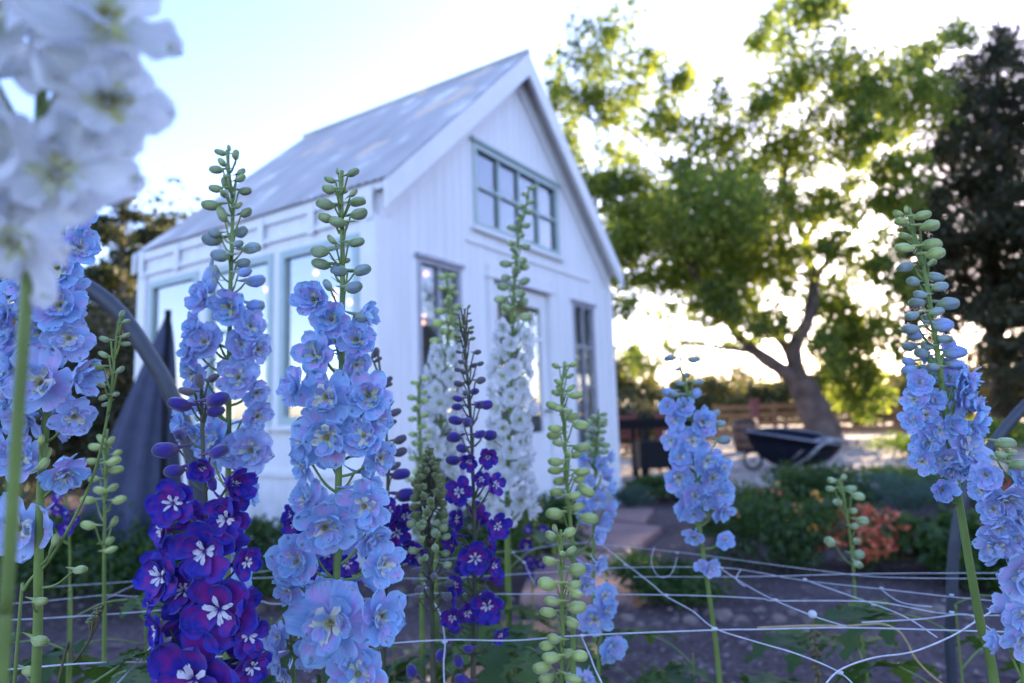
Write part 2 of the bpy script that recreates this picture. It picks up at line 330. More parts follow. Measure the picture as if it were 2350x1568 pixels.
# roof: two corrugated slopes, ridge cap, barge boards
FO,BO,EO=.17,.0,.07
for sgn in (-1,1):
    mb=MB(); ny=int((HL+FO+BO)/.0125); k=9; v=[]
    for j in range(ny+1):
        y=-FO+(HL+FO+BO)*j/ny; b=.006*math.sin(2*math.pi*y/.076)
        for i in range(k+1):
            d=(HX+EO)*i/k; v.append((HX+sgn*d,y,RZ+.035-SL*d+b+.002*math.sin(i*2.1+y*3)))
    f=[(j*(k+1)+i,j*(k+1)+i+1,(j+1)*(k+1)+i+1,(j+1)*(k+1)+i) for j in range(ny) for i in range(k)]
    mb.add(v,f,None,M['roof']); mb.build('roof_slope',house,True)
    mb=MB(); s=math.sqrt(2)   # decking under the sheet
    for a,b,z0,z1 in ((0,HX+EO-.03,-.05,.012),):
        y0,y1=-FO+.02,HL+BO+.04
        v=[(HX+sgn*a,y0,RZ-SL*a+z0),(HX+sgn*b,y0,RZ-SL*b+z0),(HX+sgn*b,y1,RZ-SL*b+z0),(HX+sgn*a,y1,RZ-SL*a+z0)]; v+=[(p[0],p[1],p[2]+z1-z0) for p in v]
        mb.add(v,[(0,1,2,3),(4,7,6,5),(0,4,5,1),(1,5,6,2),(2,6,7,3),(3,7,4,0)],None,M['trimw'])
    mb.build('roof_deck',house)
    for yf in (-FO-.012,HL+BO+.052):
        mb=MB(); b=HX+EO+.01
        v=[(HX+sgn*.001,yf,RZ-.20),(HX+sgn*b,yf,RZ-SL*b-.20+.03),(HX+sgn*b,yf,RZ-SL*b+.02),(HX+sgn*.001,yf,RZ+.02)]; v+=[(p[0],p[1]+.03,p[2]) for p in v]
        mb.add(v,[(0,1,2,3),(4,7,6,5),(0,4,5,1),(1,5,6,2),(2,6,7,3),(3,7,4,0)],None,M['trimw']); mb.build('barge_board',house)
    mb=MB()  # frieze board on the gable under the barge
    b=HX+.0; y0=-.05
    v=[(HX+sgn*.001,y0,RZ-.30),(HX+sgn*b,y0,RZ-SL*b-.30),(HX+sgn*b,y0,RZ-SL*b-.10),(HX+sgn*.001,y0,RZ-.10)]; v+=[(p[0],p[1]+.0255,p[2]) for p in v]
    mb.add(v,[(0,1,2,3),(4,7,6,5),(0,4,5,1),(1,5,6,2),(2,6,7,3),(3,7,4,0)],None,M['trimw']); mb.build('frieze_board',house)
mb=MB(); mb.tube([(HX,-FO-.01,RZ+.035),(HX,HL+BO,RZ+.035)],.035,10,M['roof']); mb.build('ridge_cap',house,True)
# corner boards, base board, band under the eave, ledge line, door lintel
def part(name,boxes,mat,parent=None):
    mb=MB()
    for a,b in boxes: mb.box(a,b,mat)
    return mb.build(name,parent or house)
part('corner_board',[((-.048,-.05,.02),(.10,-.0255,2.40)),((-.048,-.024,.02),(-.0255,.10,2.40))],M['trimw'])
part('corner_board',[((HW-.10,-.05,.02),(HW+.03,-.0255,2.40))],M['trimw'])
part('corner_board',[((-.048,HL-.10,.02),(-.0255,HL+.03,2.40))],M['trimw'])
part('eave_band',[((-.05,-.02,2.40),(-.0255,HL+.02,2.435)),((-.05,-.02,2.55),(-.0255,HL+.02,2.60))]+[((-.06,t,2.38),(-.0512,t+.07,2.61)) for t in (-.02,.58,1.17,1.76,2.35,2.93)],M['trimw'])
part('base_board',[((-.045,0,.60),(-.0255,HL,.64)),((-.035,0,.02),(-.0255,HL,.14))],M['trimw'])
part('ledge',[((1.0,-.040,2.44),(3.2,-.0255,2.462))],M['trimw'])
def window(op,Mx,cols,rows,fm,fw=.05,bw=.022,dep=.05,outer=True,rowz=None):
    a,b,c,d=op; mb=MB()
    y0,y1=-.03,.034
    mb.box((a,y0,c),(a+fw,y1,d),fm,Mx); mb.box((b-fw,y0,c),(b,y1,d),fm,Mx); mb.box((a+fw,y0,d-fw),(b-fw,y1,d),fm,Mx); mb.box((a+fw,y0,c),(b-fw,y1,c+fw),fm,Mx)
    f=mb.build('window',house)
    gb=MB(); A,B,C_,D_=a+fw,b-fw,c+fw,d-fw
    for i in range(1,cols): x=A+(B-A)*i/cols; gb.box((x-bw/2,-.012,C_),(x+bw/2,.022,D_),fm,Mx)
    zs=rowz or [C_+(D_-C_)*j/rows for j in range(1,rows)]
    for z in zs: gb.box((A,-.010,z-bw/2),(B,.020,z+bw/2),fm,Mx)
    if gb.v: gb.build('glazing_bar',f)
    pb=MB(); pb.box((A,-.004,C_),(B,.002,D_),M['glass'],Mx); pb.build('pane',f)
    return f
window(GW,MF,4,2,M['sage'],.055,.026)
for w_ in (LW,RW): window(w_,MF,2,4,M['dkframe'],.035,.022)
for w_ in OL: window(w_,ML,1,1,M['sage'],.06,.03,rowz=[1.76] if w_[0]>1.05 and w_[0]<2 else None)
for w_ in ((.5,1.3,.98,2.3),(1.6,2.5,.98,2.3)): window(w_,MR,2,2,M['sage'])
for w_ in ((.8,1.7,1.0,2.2),(2.0,2.9,1.0,2.2)): window(w_,MK,2,2,M['sage'])
for w_ in (GW,LW,RW):  # drip boards above, sills below
    part('window_head',[((w_[0]-.03,-.055,w_[3]+.001),(w_[1]+.03,-.0255,w_[3]+.03))],M['dkframe'] if w_ is not GW else M['sage'])
    part('window_sill',[((w_[0]-.03,-.065,w_[2]-.035),(w_[1]+.03,-.0255,w_[2]-.001))],M['trimw'])
for w_ in OL: part('window_sill',[((-.075,w_[0]-.03,w_[2]-.04),(-.0465,w_[1]+.03,w_[2]-.002))],M['trimw'])
part('door_frame',[((DW[0]-.06,-.05,.02),(DW[0],-.0255,2.18)),((DW[1],-.05,.02),(DW[1]+.06,-.0255,2.18)),((DW[0]-.08,-.062,2.182),(DW[1]+.08,-.0255,2.21)),((DW[0]-.06,-.05,2.211),(DW[1]+.06,-.0255,2.30))],M['trimw'])
# glazed door standing in its frame
dr=part('door',[((DW[0]+.01,.0,.03),(DW[0]+.12,.045,2.16)),((DW[1]-.12,.0,.03),(DW[1]-.01,.045,2.16)),((DW[0]+.12,.0,2.02),(DW[1]-.12,.045,2.16)),((DW[0]+.12,.0,.03),(DW[1]-.12,.045,.85)),((DW[0]+.12,.004,1.70),(DW[1]-.12,.041,1.74))],M['trimw'])
part('pane',[((DW[0]+.12,.018,.85),(DW[1]-.12,.024,2.02))],M['glass'],dr)
mb=MB(); mb.tube([(DW[1]-.06,-.0,1.05),(DW[1]-.06,-.05,1.05),(DW[1]-.17,-.05,1.05)],.011,8,M['blackm']); mb.build('handle',dr,True)
HM=Matrix.Translation(P0)@Matrix.Rotation(HRZ,4,'Z')
# things inside
def inside(name,label,cat,boxes,mat,parts=()):
    e=empty(name,HM@Vector((boxes[0][0][0],boxes[0][0][1],.07)),HRZ); tag(e,label,cat)
    o0=Vector(boxes[0][0]); 
    def sh(q): return (q[0]-o0.x,q[1]-o0.y,q[2]-.07)
    mb=MB()
    for a,b in boxes: mb.box(sh(a),sh(b),mat)
    mb.build('frame',e)
    for nm,bx,mt in parts:
        mb=MB(); mb.box(sh(bx[0]),sh(bx[1]),mt); mb.build(nm,e)
    return e
inside('potting_table','pale wooden table standing inside the garden house','table',[((1.2,1.0,.07),(1.26,1.06,.86)),((3.0,1.0,.07),(3.06,1.06,.86)),((1.2,1.8,.07),(1.26,1.86,.86)),((3.0,1.8,.07),(3.06,1.86,.86))],M['wood'],[('table_top',((1.15,.95,.862),(3.11,1.91,.90)),M['fence'])])
inside('shelf_unit','dark tall shelf unit inside the garden house behind the glass','shelf',[((.9,2.55,.07),(.94,2.9,1.75)),((2.0,2.55,.07),(2.04,2.9,1.75)),((.94,2.86,.07),(2.0,2.90,1.75))],M['blackm'],[('shelf',((.94,2.55,z),(2.0,2.86,z+.03)),M['wood']) for z in (.3,.75,1.2,1.70)])
# lit bulbs hung inside
em,n_,p_=newmat('lit bulb'); p_.inputs['Emission Color'].default_value=(1,.40,.20,1); p_.inputs['Emission Strength'].default_value=1.25; p_.inputs['Base Color'].default_value=(.8,.5,.3,1)
sl=empty('string_lights',P(790,660,5.6)); tag(sl,'string of warm round bulbs glowing inside the garden house','string lights')
bp=[(611,665),(725,627),(771,670),(768,687),(803,694),(958,670),(978,629),(972,728),(971,740),(1009,743)]
inv=sl.location
mb=MB(); pts=[]
for i,(x,y) in enumerate(bp):
    q=P(x,y,5.75)-inv; b=MB(); prof=[(0,.026),(.012,.022),(.020,.012),(.022,0),(.019,-.012),(.011,-.019),(0,-.022)]
    b.tube([(q.x,q.y,q.z+h) for r_,h in prof],[max(r_,.001) for r_,h in prof],10,em); b.build('bulb',sl,True)
    mb.tube([q+Vector((0,0,.034)),q+Vector((0,0,.075))],.011,6,M['blackm'])
cab=[P(x,y,5.75)-inv+Vector((0,0,.075)) for x,y in bp]; cab.sort(key=lambda q:q.x)
cc=[]
for a,b in zip(cab,cab[1:]): cc+=[a,(a+b)/2-Vector((0,0,.03))]
cc.append(cab[-1]); mb.tube(cc,.003,5,M['blackm']); mb.build('cable',sl,True)
# ------------------------------------------------------------------ delphinium pieces
def petal(mb,mat,ang,L,W,base=.1,lift=.2,curl=.0,cup=.15,ruf=.05,seed=0,nu=9,nv=8,z0=0,edge=.06,split=0):
    rg=random.Random(seed*131+int(ang*50)); ph=rg.uniform(0,6.28); ph2=rg.uniform(0,6.28); tw=rg.uniform(-.25,.25)
    v=[];uv=[]; ca,sa=math.cos(ang),math.sin(ang)
    for i in range(nu+1):
        u=i/nu
        wd=W*(u**.6*.98+.10)*max(0,1-u**3.4)**.5*(1+edge*math.sin(11*u+ph))
        rr=base+L*u; zz=z0+L*(lift*u+curl*u*u)
        k=math.sqrt(1/(1+(lift+2*curl*u)**2)); rr=base+L*u*k
        for j in range(nv+1):
            q=-1+2*j/nv; y=wd*q
            r2=rr+L*.05*u**3*math.sin(7*q+ph2)-L*split*u**4*(1-abs(q))
            z=zz+cup*W*q*q*(.3+u)+ruf*L*u*u*(math.sin(5.5*q+ph)*.7+.5*math.sin(9*u+3*q+ph2))*(.4+.6*abs(q))+tw*y*u
            v.append((r2*ca-y*sa,r2*sa+y*ca,z)); uv.append((u,j/nv))
    f=[(i*(nv+1)+j,(i+1)*(nv+1)+j,(i+1)*(nv+1)+j+1,i*(nv+1)+j+1) for i in range(nu) for j in range(nv)]
    mb.add(v,f,uv,mat)
def flower_mesh(kind,mat,var,openess=1.):
    """sepals facing +Z with a spur behind; unit outer radius about 1"""
    mb=MB(); rg=random.Random(var*17+len(kind)*3)
    cl=(1-openess)*2.2
    if kind=='single':
        for k in range(5): petal(mb,mat,k*1.2566+rg.uniform(-.1,.1)+.3,.95*rg.uniform(.93,1.05),.54,.08,.10+cl+rg.uniform(-.05,.12),.05-cl*.2,.22+cl*.3,.035,var*10+k,z0=-.03)
        for k in range(3+var%2): petal(mb,mat,k*2.0+rg.uniform(-.2,.2)+.9,.66,.40,.06,.30+cl,.0-cl*.1,.25+cl*.3,.04,var*10+k+50,z0=.03)
    elif kind=='broad':
        for k in range(5): petal(mb,mat,k*1.2566+rg.uniform(-.15,.15),1.0*rg.uniform(.8,1.15),.50*rg.uniform(.85,1.15),.05,.02+cl+rg.uniform(-.25,.35),.15,.16,.16,var*10+k,z0=-.04,edge=.16,nu=14,nv=12)
        for k in range(3): petal(mb,mat,k*2.1+rg.uniform(-.3,.3),.55,.30,.05,.45+rg.uniform(-.1,.5),.1,.2,.14,var*10+k+30,z0=.02,edge=.16)
    else:
        n1=6 if kind=='double' else 5
        for k in range(n1): petal(mb,mat,k*2*math.pi/n1+rg.uniform(-.14,.14),.95*rg.uniform(.88,1.08),.50*rg.uniform(.9,1.15),.08,.05+cl+rg.uniform(-.1,.18),.06-cl*.2,.12+cl*.3,.085,var*10+k,z0=-.05)
        for k in range(5): petal(mb,mat,k*2*math.pi/5+.5+rg.uniform(-.2,.2),.60*rg.uniform(.85,1.15),.36,.07,.32+cl+rg.uniform(-.1,.3),.1-cl*.2,.18+cl*.3,.10,var*10+k+30,z0=.0)
        for k in range(3): petal(mb,mat,k*2.1+.2+rg.uniform(-.3,.3),.42,.20,.05,.75+cl+rg.uniform(-.1,.3),.1-cl*.2,.2,.10,var*10+k+60,z0=.03,nu=6,nv=6)
    s=rg.uniform(-.3,.3)
    mb.tube(spline([(0,0,.02),(0.02,.05,-.28),(s*.4,.22,-.65),(s,.50,-1.0)],4),[.10,.125,.13,.12,.105,.095,.085,.075,.06,.05,.035,.03,.02],8,mat,u0=.5,u1=.95)
    return mb.mesh('flower')
def eye_mesh(mat,var,n=5,L=.34,W=.085,lift=.9,st=True):
    mb=MB(); rg=random.Random(var*7+n)
    for k in range(n):
        a=k*2*math.pi/n+rg.uniform(-.25,.25)
        petal(mb,mat,a,L*rg.uniform(.8,1.2),W*rg.uniform(.8,1.3),.045,lift*rg.uniform(.8,1.2),-.55,.3,.14,var*5+k+200,nu=6,nv=6,z0=.07,edge=.18,split=.35)
    if st:
        for k in range(7):
            a=rg.uniform(0,6.28); r_=rg.uniform(.01,.07); p=Vector((r_*math.cos(a),r_*math.sin(a),.06)); q=p*1.25+Vector((0,0,.12))
            mb.tube([p,q],[.012,.022],4,M['stamen'])
    return mb.mesh('flower_eye')
def bud_mesh(mat,var,spur=True):
    mb=MB(); prof=[(0,.04),(.05,.11),(.14,.20),(.28,.275),(.44,.305),(.6,.295),(.74,.27),(.86,.225),(.94,.16),(.98,.09),(1,.03)]; n=15; v=[];uv=[]
    rg=random.Random(var); bend=rg.uniform(-.08,.08)
    for z,r_ in prof:
        for j in range(n):
            a=2*math.pi*j/n; rr=r_*(1-.16*abs(math.sin(a*2.5+z*.5))**8)*(1+.07*math.sin(a*2+var)+.05*math.sin(a*3+z*7+var*2)); v.append((rr*math.cos(a)+bend*math.sin(z*3.1),rr*math.sin(a),z)); uv.append((z,j/n))
    f=[(i*n+j,i*n+(j+1)%n,(i+1)*n+(j+1)%n,(i+1)*n+j) for i in range(len(prof)-1) for j in range(n)]; f.append(tuple((len(prof)-1)*n+j for j in range(n))); f.append(tuple(range(n-1,-1,-1)))
    mb.add(v,f,uv,mat)
    if spur: mb.tube(spline([(0,.03,.30),(0,.15,.05),(0.03,.22,-.25),(.0,.30,-.50)],3),[.13,.12,.105,.09,.08,.07,.055,.045,.03,.02][:10],7,mat,u0=.35,u1=.05)
    return mb.mesh('bud')
LIB={}
def lib(key,fn):
    if key not in LIB: LIB[key]=fn()
    return LIB[key]
KIND={ 'lb':('double','lb','eye_cream'),'lbg':('double','lb','eye_green'),'lb2':('double','lb2','eye_cream'),'vio':('single','vio','eye_white'),'wh':('double','wh','eye_green'),'whb':('broad','wh','eye_green') }
def get_flower(kind,var,op):
    k,m_,e_=KIND[kind]
    fm=lib(('f',kind,var,op),lambda:flower_mesh(k,M[m_],var,op))
    if k!='double': em=lib(('e',kind,var),lambda:eye_mesh(M[e_],var,6,.33,.085,.8,False))
    else: em=lib(('e',kind,var),lambda:eye_mesh(M[e_],var,7,.40,.14,.80))
    return fm,em
def orient(normal,roll):
    z=normal.normalized(); q=z.to_track_quat('Z','Y'); return q.to_matrix().to_4x4()@Matrix.Rotation(roll,4,'Z')
SMESH=[]
class Plant:
    """one delphinium: stem (with flower stalks), flowers > eye, buds, leaves; stem given as x,y points in the view at distance d"""
    def __init__(s,label,path,d,r0=.0022,r1=.0045,stem='stem',group='delphiniums in the netted bed',cat='delphinium',name='delphinium',ground=True,seed=0):
        s.rg=random.Random(seed+int(path[0][0])*3); s.d=d
        P3=[P(x,y,dd[0] if dd else d) for x,y,*dd in path]
        if ground:
            b=P3[-1]; k=(P3[-1]-P3[-2]).normalized()
            if b.z>.1:
                lean=Vector((k.x/abs(k.z),k.y/abs(k.z),0))*.25 if abs(k.z)>.2 else Vector()
                P3+= [Vector((b.x,b.y,b.z*.5))+lean*b.z*.5,Vector((b.x,b.y,-.02))+lean*b.z*.7]
        s.base=P3[-1].copy() if ground else P3[-1].copy(); s.base.z=max(s.base.z,0)
        s.root=empty(name,s.base); tag(s.root,label,cat,group)
        s.path=[p-s.base for p in spline(P3,6)]; n=len(s.path); s.mb=MB(); s.sm=stem
        L=[0]
        for a,b in zip(s.path,s.path[1:]): L.append(L[-1]+(b-a).length)
        s.rad=[r0+(r1-r0)*min(1,(l/max(L[-1],.01))*1.9) for l in L]
        s.mb.tube(s.path,s.rad,9,M[stem])
        s.nb=s.nf=0
    def near(s,q,up=.0):
        """stem point a little below q"""
        best=min(s.path,key=lambda p:abs(p.z-(q.z-up))); return best
    def stalk(s,q,nrm,back,r=.0008,drop=.018):
        a=s.near(q,drop*s.rg.uniform(.7,1.4)); e=q-nrm.normalized()*back
        m_=(a+e)/2+Vector((0,0,-.12))*(e-a).length; s.mb.tube(spline([a,m_,e],5),[r*1.25]*6+[r]*5,5,M[s.sm])
        if s.rg.random()<.7:   # little bract
            t=(e-a); c=a+t*.35+Vector((0,0,-.003)); dd=Vector((t.x,t.y,s.rg.uniform(-.3,.6)*t.length))*.5
            s.mb.tube(spline([c,c+dd*.5+Vector((0,0,.002)),c+dd+Vector((s.rg.uniform(-.002,.002),0,.005))],3),[r*.7,r*.6,r*.5,r*.45,r*.4,r*.3,.0001],4,M[s.sm])
    def flower(s,x,y,rpx,dx=0,dy=0,kind='lb',op=1.,dd=None,stalk=True):
        rg=s.rg; d=s.d if dd is None else s.d+dd
        k_=.28 if abs(dx)<.4 and rpx<70 else .08
        nrm=(-FW+RT*(dx+rg.uniform(-k_,k_))+UP*(dy+rg.uniform(-k_,k_))).normalized(); sc=rpx/FPX*d*(1.12 if kind[:2]=='lb' and rpx<70 else 1.03)
        if op==1. and rg.random()<.3: op=.92
        q=P(x,y,d)-s.base; var=rg.randrange(8) ; fm,em=get_flower(kind,var,op)
        if dd is None and stalk:   # stand in front of the stem by the flower's own stalk
            q=q-FW*sc*.35
        mt=Matrix.Translation(q)@orient(nrm,rg.uniform(0,6.28))@Matrix.Diagonal((sc*rg.uniform(.88,1.08),sc*rg.uniform(.88,1.08),sc*rg.uniform(.9,1.4),1))
        f=link('flower',fm,s.root,mt); link('flower_eye',em,f); s.nf+=1
        if stalk: s.stalk(q,nrm,sc*.35,.0009*max(1,s.d/.5)**.5)
    def bud(s,x,y,lpx,ang=None,kind='bud_g',dd=None,thick=1.,stalk=True):
        """ang in degrees in the picture, None = pointing at the viewer"""
        rg=s.rg; d=s.d+(rg.uniform(-.012,.012) if dd is None else dd)
        L=lpx/FPX*d*1.02
        if ang is None: nrm=-FW+RT*rg.uniform(-.35,.35)+UP*rg.uniform(-.2,.3); c=0.5
        else: a=R(ang); nrm=RT*math.cos(a)+UP*math.sin(a)-FW*rg.uniform(-.1,.35)
        nrm.normalize(); q=P(x,y,d)-s.base-nrm*L*.5
        if ang is None: q-=FW*.01; L*=1.1
        v=rg.randrange(6); bm=lib(('b',kind,v),lambda:bud_mesh(M[kind],v))
        mt=Matrix.Translation(q)@orient(nrm,rg.uniform(-.6,.6)+math.pi*0)@Matrix.Diagonal((L*thick*.9*rg.uniform(.88,1.1),L*thick*.9*rg.uniform(.88,1.1),L,1))
        link('bud',bm,s.root,mt); s.nb+=1
        if stalk: s.stalk(q,nrm,0,.0007*max(1,s.d/.5)**.5,.012*s.d/.5)
    def buds(s,lst,kind='bud_g',thick=1.):
        for b in lst:
            x,y,l=b[:3]; a=b[3] if len(b)>3 else None
            if len(b)==3:
                # default: point away from the stem
                st=s.near(P(x,y,s.d)-s.base); sx=(st+s.base-EYE).dot(RT)/(st+s.base-EYE).dot(FW)*FPX+1175
                a=(12 if x>sx+4 else 168) if abs(x-sx)>6 else None
            s.bud(x,y,l,a,b[4] if len(b)>4 else kind,thick=thick)
    def fill(s,y0,y1,n,hw,rpx,kind='lb',ops=(1.,1.,.92,.8,.72),dz=.02,behind=True):
        """flowers round the back and sides of the stem between heights y0..y1 of the picture; hw: half width (top,bottom)"""
        for i in range(n):
            t=(i+.5)/n; y=y0+(y1-y0)*t+s.rg.uniform(-6,6); a=i*2.4+s.rg.uniform(-.3,.3)
            st=s.near(P(1175,y,s.d)-s.base); w=st+s.base-EYE; sx=w.dot(RT)/w.dot(FW)*FPX+1175
            h=hw[0]+(hw[1]-hw[0])*t; dx=math.cos(a); dep=math.sin(a)   # dep>0 towards viewer
            if behind and dep>.35: dep=-dep
            x=sx+dx*h*.9; sz=(rpx[0]+(rpx[1]-rpx[0])*t)*s.rg.uniform(.85,1.1)
            nrm=(-FW*dep+RT*dx+UP*s.rg.uniform(-.15,.15))
            k=-nrm.dot(FW) ; nv=nrm.normalized(); d=s.d-dep*h/FPX*s.d*.9
            sc=sz/FPX*d; q=P(x,y,d)-s.base; var=s.rg.randrange(8); op=s.rg.choice(ops); fm,em=get_flower(kind,var,op)
            mt=Matrix.Translation(q)@orient(nv,s.rg.uniform(0,6.28))@Matrix.Diagonal((sc*s.rg.uniform(.85,1.1),sc*s.rg.uniform(.85,1.1),sc*s.rg.uniform(.9,1.5),1))
            f=link('flower',fm,s.root,mt); link('flower_eye',em,f); s.stalk(q,nv,sc*.35,.0009*max(1,s.d/.5)**.5)
    def budfill(s,y0,y1,n,hw,lpx,kind,thick=1.):
        for i in range(n):
            t=(i+.5)/n; y=y0+(y1-y0)*t+s.rg.uniform(-4,4); a=i*2.4+s.rg.uniform(-.4,.4)
            st=s.near(P(1175,y,s.d)-s.base); w=st+s.base-EYE; sx=w.dot(RT)/w.dot(FW)*FPX+1175
            h=hw[0]+(hw[1]-hw[0])*t; dx=math.cos(a); dep=math.sin(a); l=(lpx[0]+(lpx[1]-lpx[0])*t)*s.rg.uniform(.85,1.15)
            d=s.d-dep*h/FPX*s.d; L=l/FPX*d; nv=(RT*dx-FW*dep+UP*s.rg.uniform(-.05,.3)).normalized()
            kk=kind if isinstance(kind,str) else kind[min(len(kind)-1,int(t*len(kind)))]
            q=P(sx+dx*h*.8,y,d)-s.base-nv*L*.4; v=s.rg.randrange(6); bm=lib(('b',kk,v),lambda:bud_mesh(M[kk],v))
            link('bud',bm,s.root,Matrix.Translation(q)@orient(nv,s.rg.uniform(-.6,.6))@Matrix.Diagonal((L*thick*.9*s.rg.uniform(.85,1.1),L*thick*.9,L,1))); s.stalk(q,nv,0,.0007*max(1,s.d/.5)**.5,.012*s.d/.5)
    def leaves(s,n=6,z0=.25,z1=.7,size=.09):
        for i in range(n):
            z=z0+(z1-z0)*(i+.5)/n; st=s.near(Vector((0,0,z))); a=i*2.4+s.rg.uniform(-.5,.5)+s.d*9
            dr=Vector((math.cos(a),math.sin(a),.25)); L=s.rg.uniform(.05,.10); sz=size*s.rg.uniform(.8,1.2)*(1.25-.5*i/n)
            e=st+dr*L; s.mb.tube(spline([st,st+dr*L*.5+Vector((0,0,.008)),e],3),.0011,5,M[s.sm])
            lm=lib(('leaf',i%4),lambda:leaf_mesh(i%4)); q=Matrix.Translation(e)@Matrix.Rotation(a,4,'Z')@Matrix.Rotation(s.rg.uniform(-.1,.5),4,'Y')@Matrix.Rotation(s.rg.uniform(-.3,.3),4,'X')@Matrix.Scale(sz,4)
            link('leaf',lm,s.root,q)
    def done(s): s.mb.build('stem',s.root,True)
def leaf_mesh(var,mat=None):
    mb=MB(); rg=random.Random(var+90); mat=mat or M['leaf']
    for k,(a,l) in enumerate(((-1.5,.55),(-.8,.8),(0,1),(.8,.8),(1.5,.55))):
        a+=rg.uniform(-.1,.1); L=l*rg.uniform(.9,1.1); nu=14; v=[];uv=[]
        for i in range(nu+1):
            u=i/nu; tooth=(1+.45*((i%3)-1)*(.4 if u<.3 else 1)); wd=.20*L*(u**.5)*(max(0,1-u)**.55)*1.9*tooth if i else .02
            for q in (-1,-.5,0,.5,1):
                r_=L*u+(abs(q)*.06*L*(i%3==1)); y=wd*q; z=.10*math.sin(u*2.6)*L-.28*u*u*L+.10*abs(q)*wd*2+.02*math.sin(9*u+k)
                ca,sa=math.cos(a),math.sin(a); v.append((r_*ca-y*sa,r_*sa+y*ca,z)); uv.append((u,(q+1)/2))
        f=[(i*5+j,(i+1)*5+j,(i+1)*5+j+1,i*5+j+1) for i in range(nu) for j in range(4)]; mb.add(v,f,uv,mat)
    return mb.mesh('leaf')
# ------------------------------------------------------------------ the delphiniums, each a plant of its own
# 1 large light blue, centre left
p=Plant('sharp light blue delphinium with green buds in front of the house corner',[(785,392),(783,450),(786,560),(786,680),(783,900),(778,1060),(773,1300),(776,1568)],.50,.0016,.0040,seed=1)
p.buds([(775,394,15,100),(811,397,30,30),(757,413,27,160),(755,434,32,168),(746,470,42,170),(821,465,40,8),(811,443,24,50),(823,490,42,18),(747,500,34,165),(775,510,40),(790,440,16),(761,550,26,130),(818,556,38,15),(734,577,44,172),(737,606,44,166),(793,598,22)],'bud_g',1.12)
p.buds([(778,622,40),(832,621,42,18),(812,660,42),(836,726,46,5),(752,655,30,120),(768,470,14)],'bud_b',1.15)
for f in [(727,690,42,-.3,-.1,'lbg',.8),(767,734,42,-.1,.1,'lbg',.9),(823,782,45,.2,.1,'lbg',.92),(731,810,50,-.1,-.1,'lbg'),(820,835,38,.8,-.5),(760,910,70,-.15,.15),(851,906,55,.25,.1,'lbg'),(687,886,46,-1.2,.1),(758,998,70,.0,-.2),(842,998,56,.05,.1),(873,1047,40,.9,-.2),(704,1065,44,-1.3,-.2),(713,1141,48,-.6,.5),(842,1154,60,.1,.15),(753,1199,68,.1,-.25),(856,1226,48,.9,-.8),(691,1279,60,-.35,.1),(882,1288,45,.9,.2),(673,1341,46,-.7,-.3),(771,1413,92,.0,.1),(878,1404,58,.8,.3),(829,1533,76,.1,.5),(700,1010,40,-1.1,.2),(722,950,34,-1,.5),(870,960,34,1.2,.2),(735,1430,50,-1.0,-.3)]: p.flower(*f)
p.fill(700,1100,9,(44,66),(34,48)); p.fill(1100,1600,12,(62,78),(46,56)); p.leaves(3,.3,.6); p.done()
# 2 light blue, left
p=Plant('tall light blue delphinium behind the front violet one, its green tip against the sky',[(521,345),(526,400),(534,470),(532,560),(528,700),(526,860),(524,1090),(522,1300),(520,1560)],.62,.0014,.0042,seed=2)
p.buds([(525,341,16,90),(506,350,27,165),(542,356,24,80),(510,373,24,130),(496,390,32,175),(553,395,24,30),(552,409,26,30),(517,420,30,100),(495,433,32,172),(562,439,32,5),(527,450,30),(484,471,42,175),(547,472,22,40),(510,492,38,110),(564,488,32,28),(519,404,14)],'bud_g',1.15)
p.buds([(486,550,44,175),(553,533,34,25),(578,571,42,12),(504,587,42),(558,604,36),(493,536,30,170),(547,560,26)],'bud_b',1.2)
p.buds([(484,633,52,250),(586,644,46),(562,625,36),(586,702,46,0),(484,655,40,240)],'bud_bb',1.2)
for f in [(475,686,38,-.5,.2,'lb',.85),(536,705,42,.0,.1,'lbg',.92),(459,750,32,-.8,.3,'lb',.8),(481,786,45,-.1,.1,'lb2'),(580,750,36,.6,.2,'lb2',.9),(442,805,38,-1.1,.2),(558,791,36,.5,.2,'lb2'),(594,802,34,1.1,-.2,'lb2'),(556,866,50,.1,.1,'lb2'),(453,855,46,-.6,-.3),(592,899,34,1.1,-.6,'lb2'),(594,952,38,1.,-.5,'lb2'),(586,1030,56,.15,-.1,'lb2'),(470,915,36,-.6,.2),(500,1005,48,-.4,.3),(425,970,38,-1,.1),(460,1000,34,-.8,-.4),(540,1035,44,.5,.8,'lb2')]: p.flower(*f)
p.fill(720,1080,8,(40,62),(30,40)); p.fill(1100,1500,6,(55,66),(38,44)); p.done()
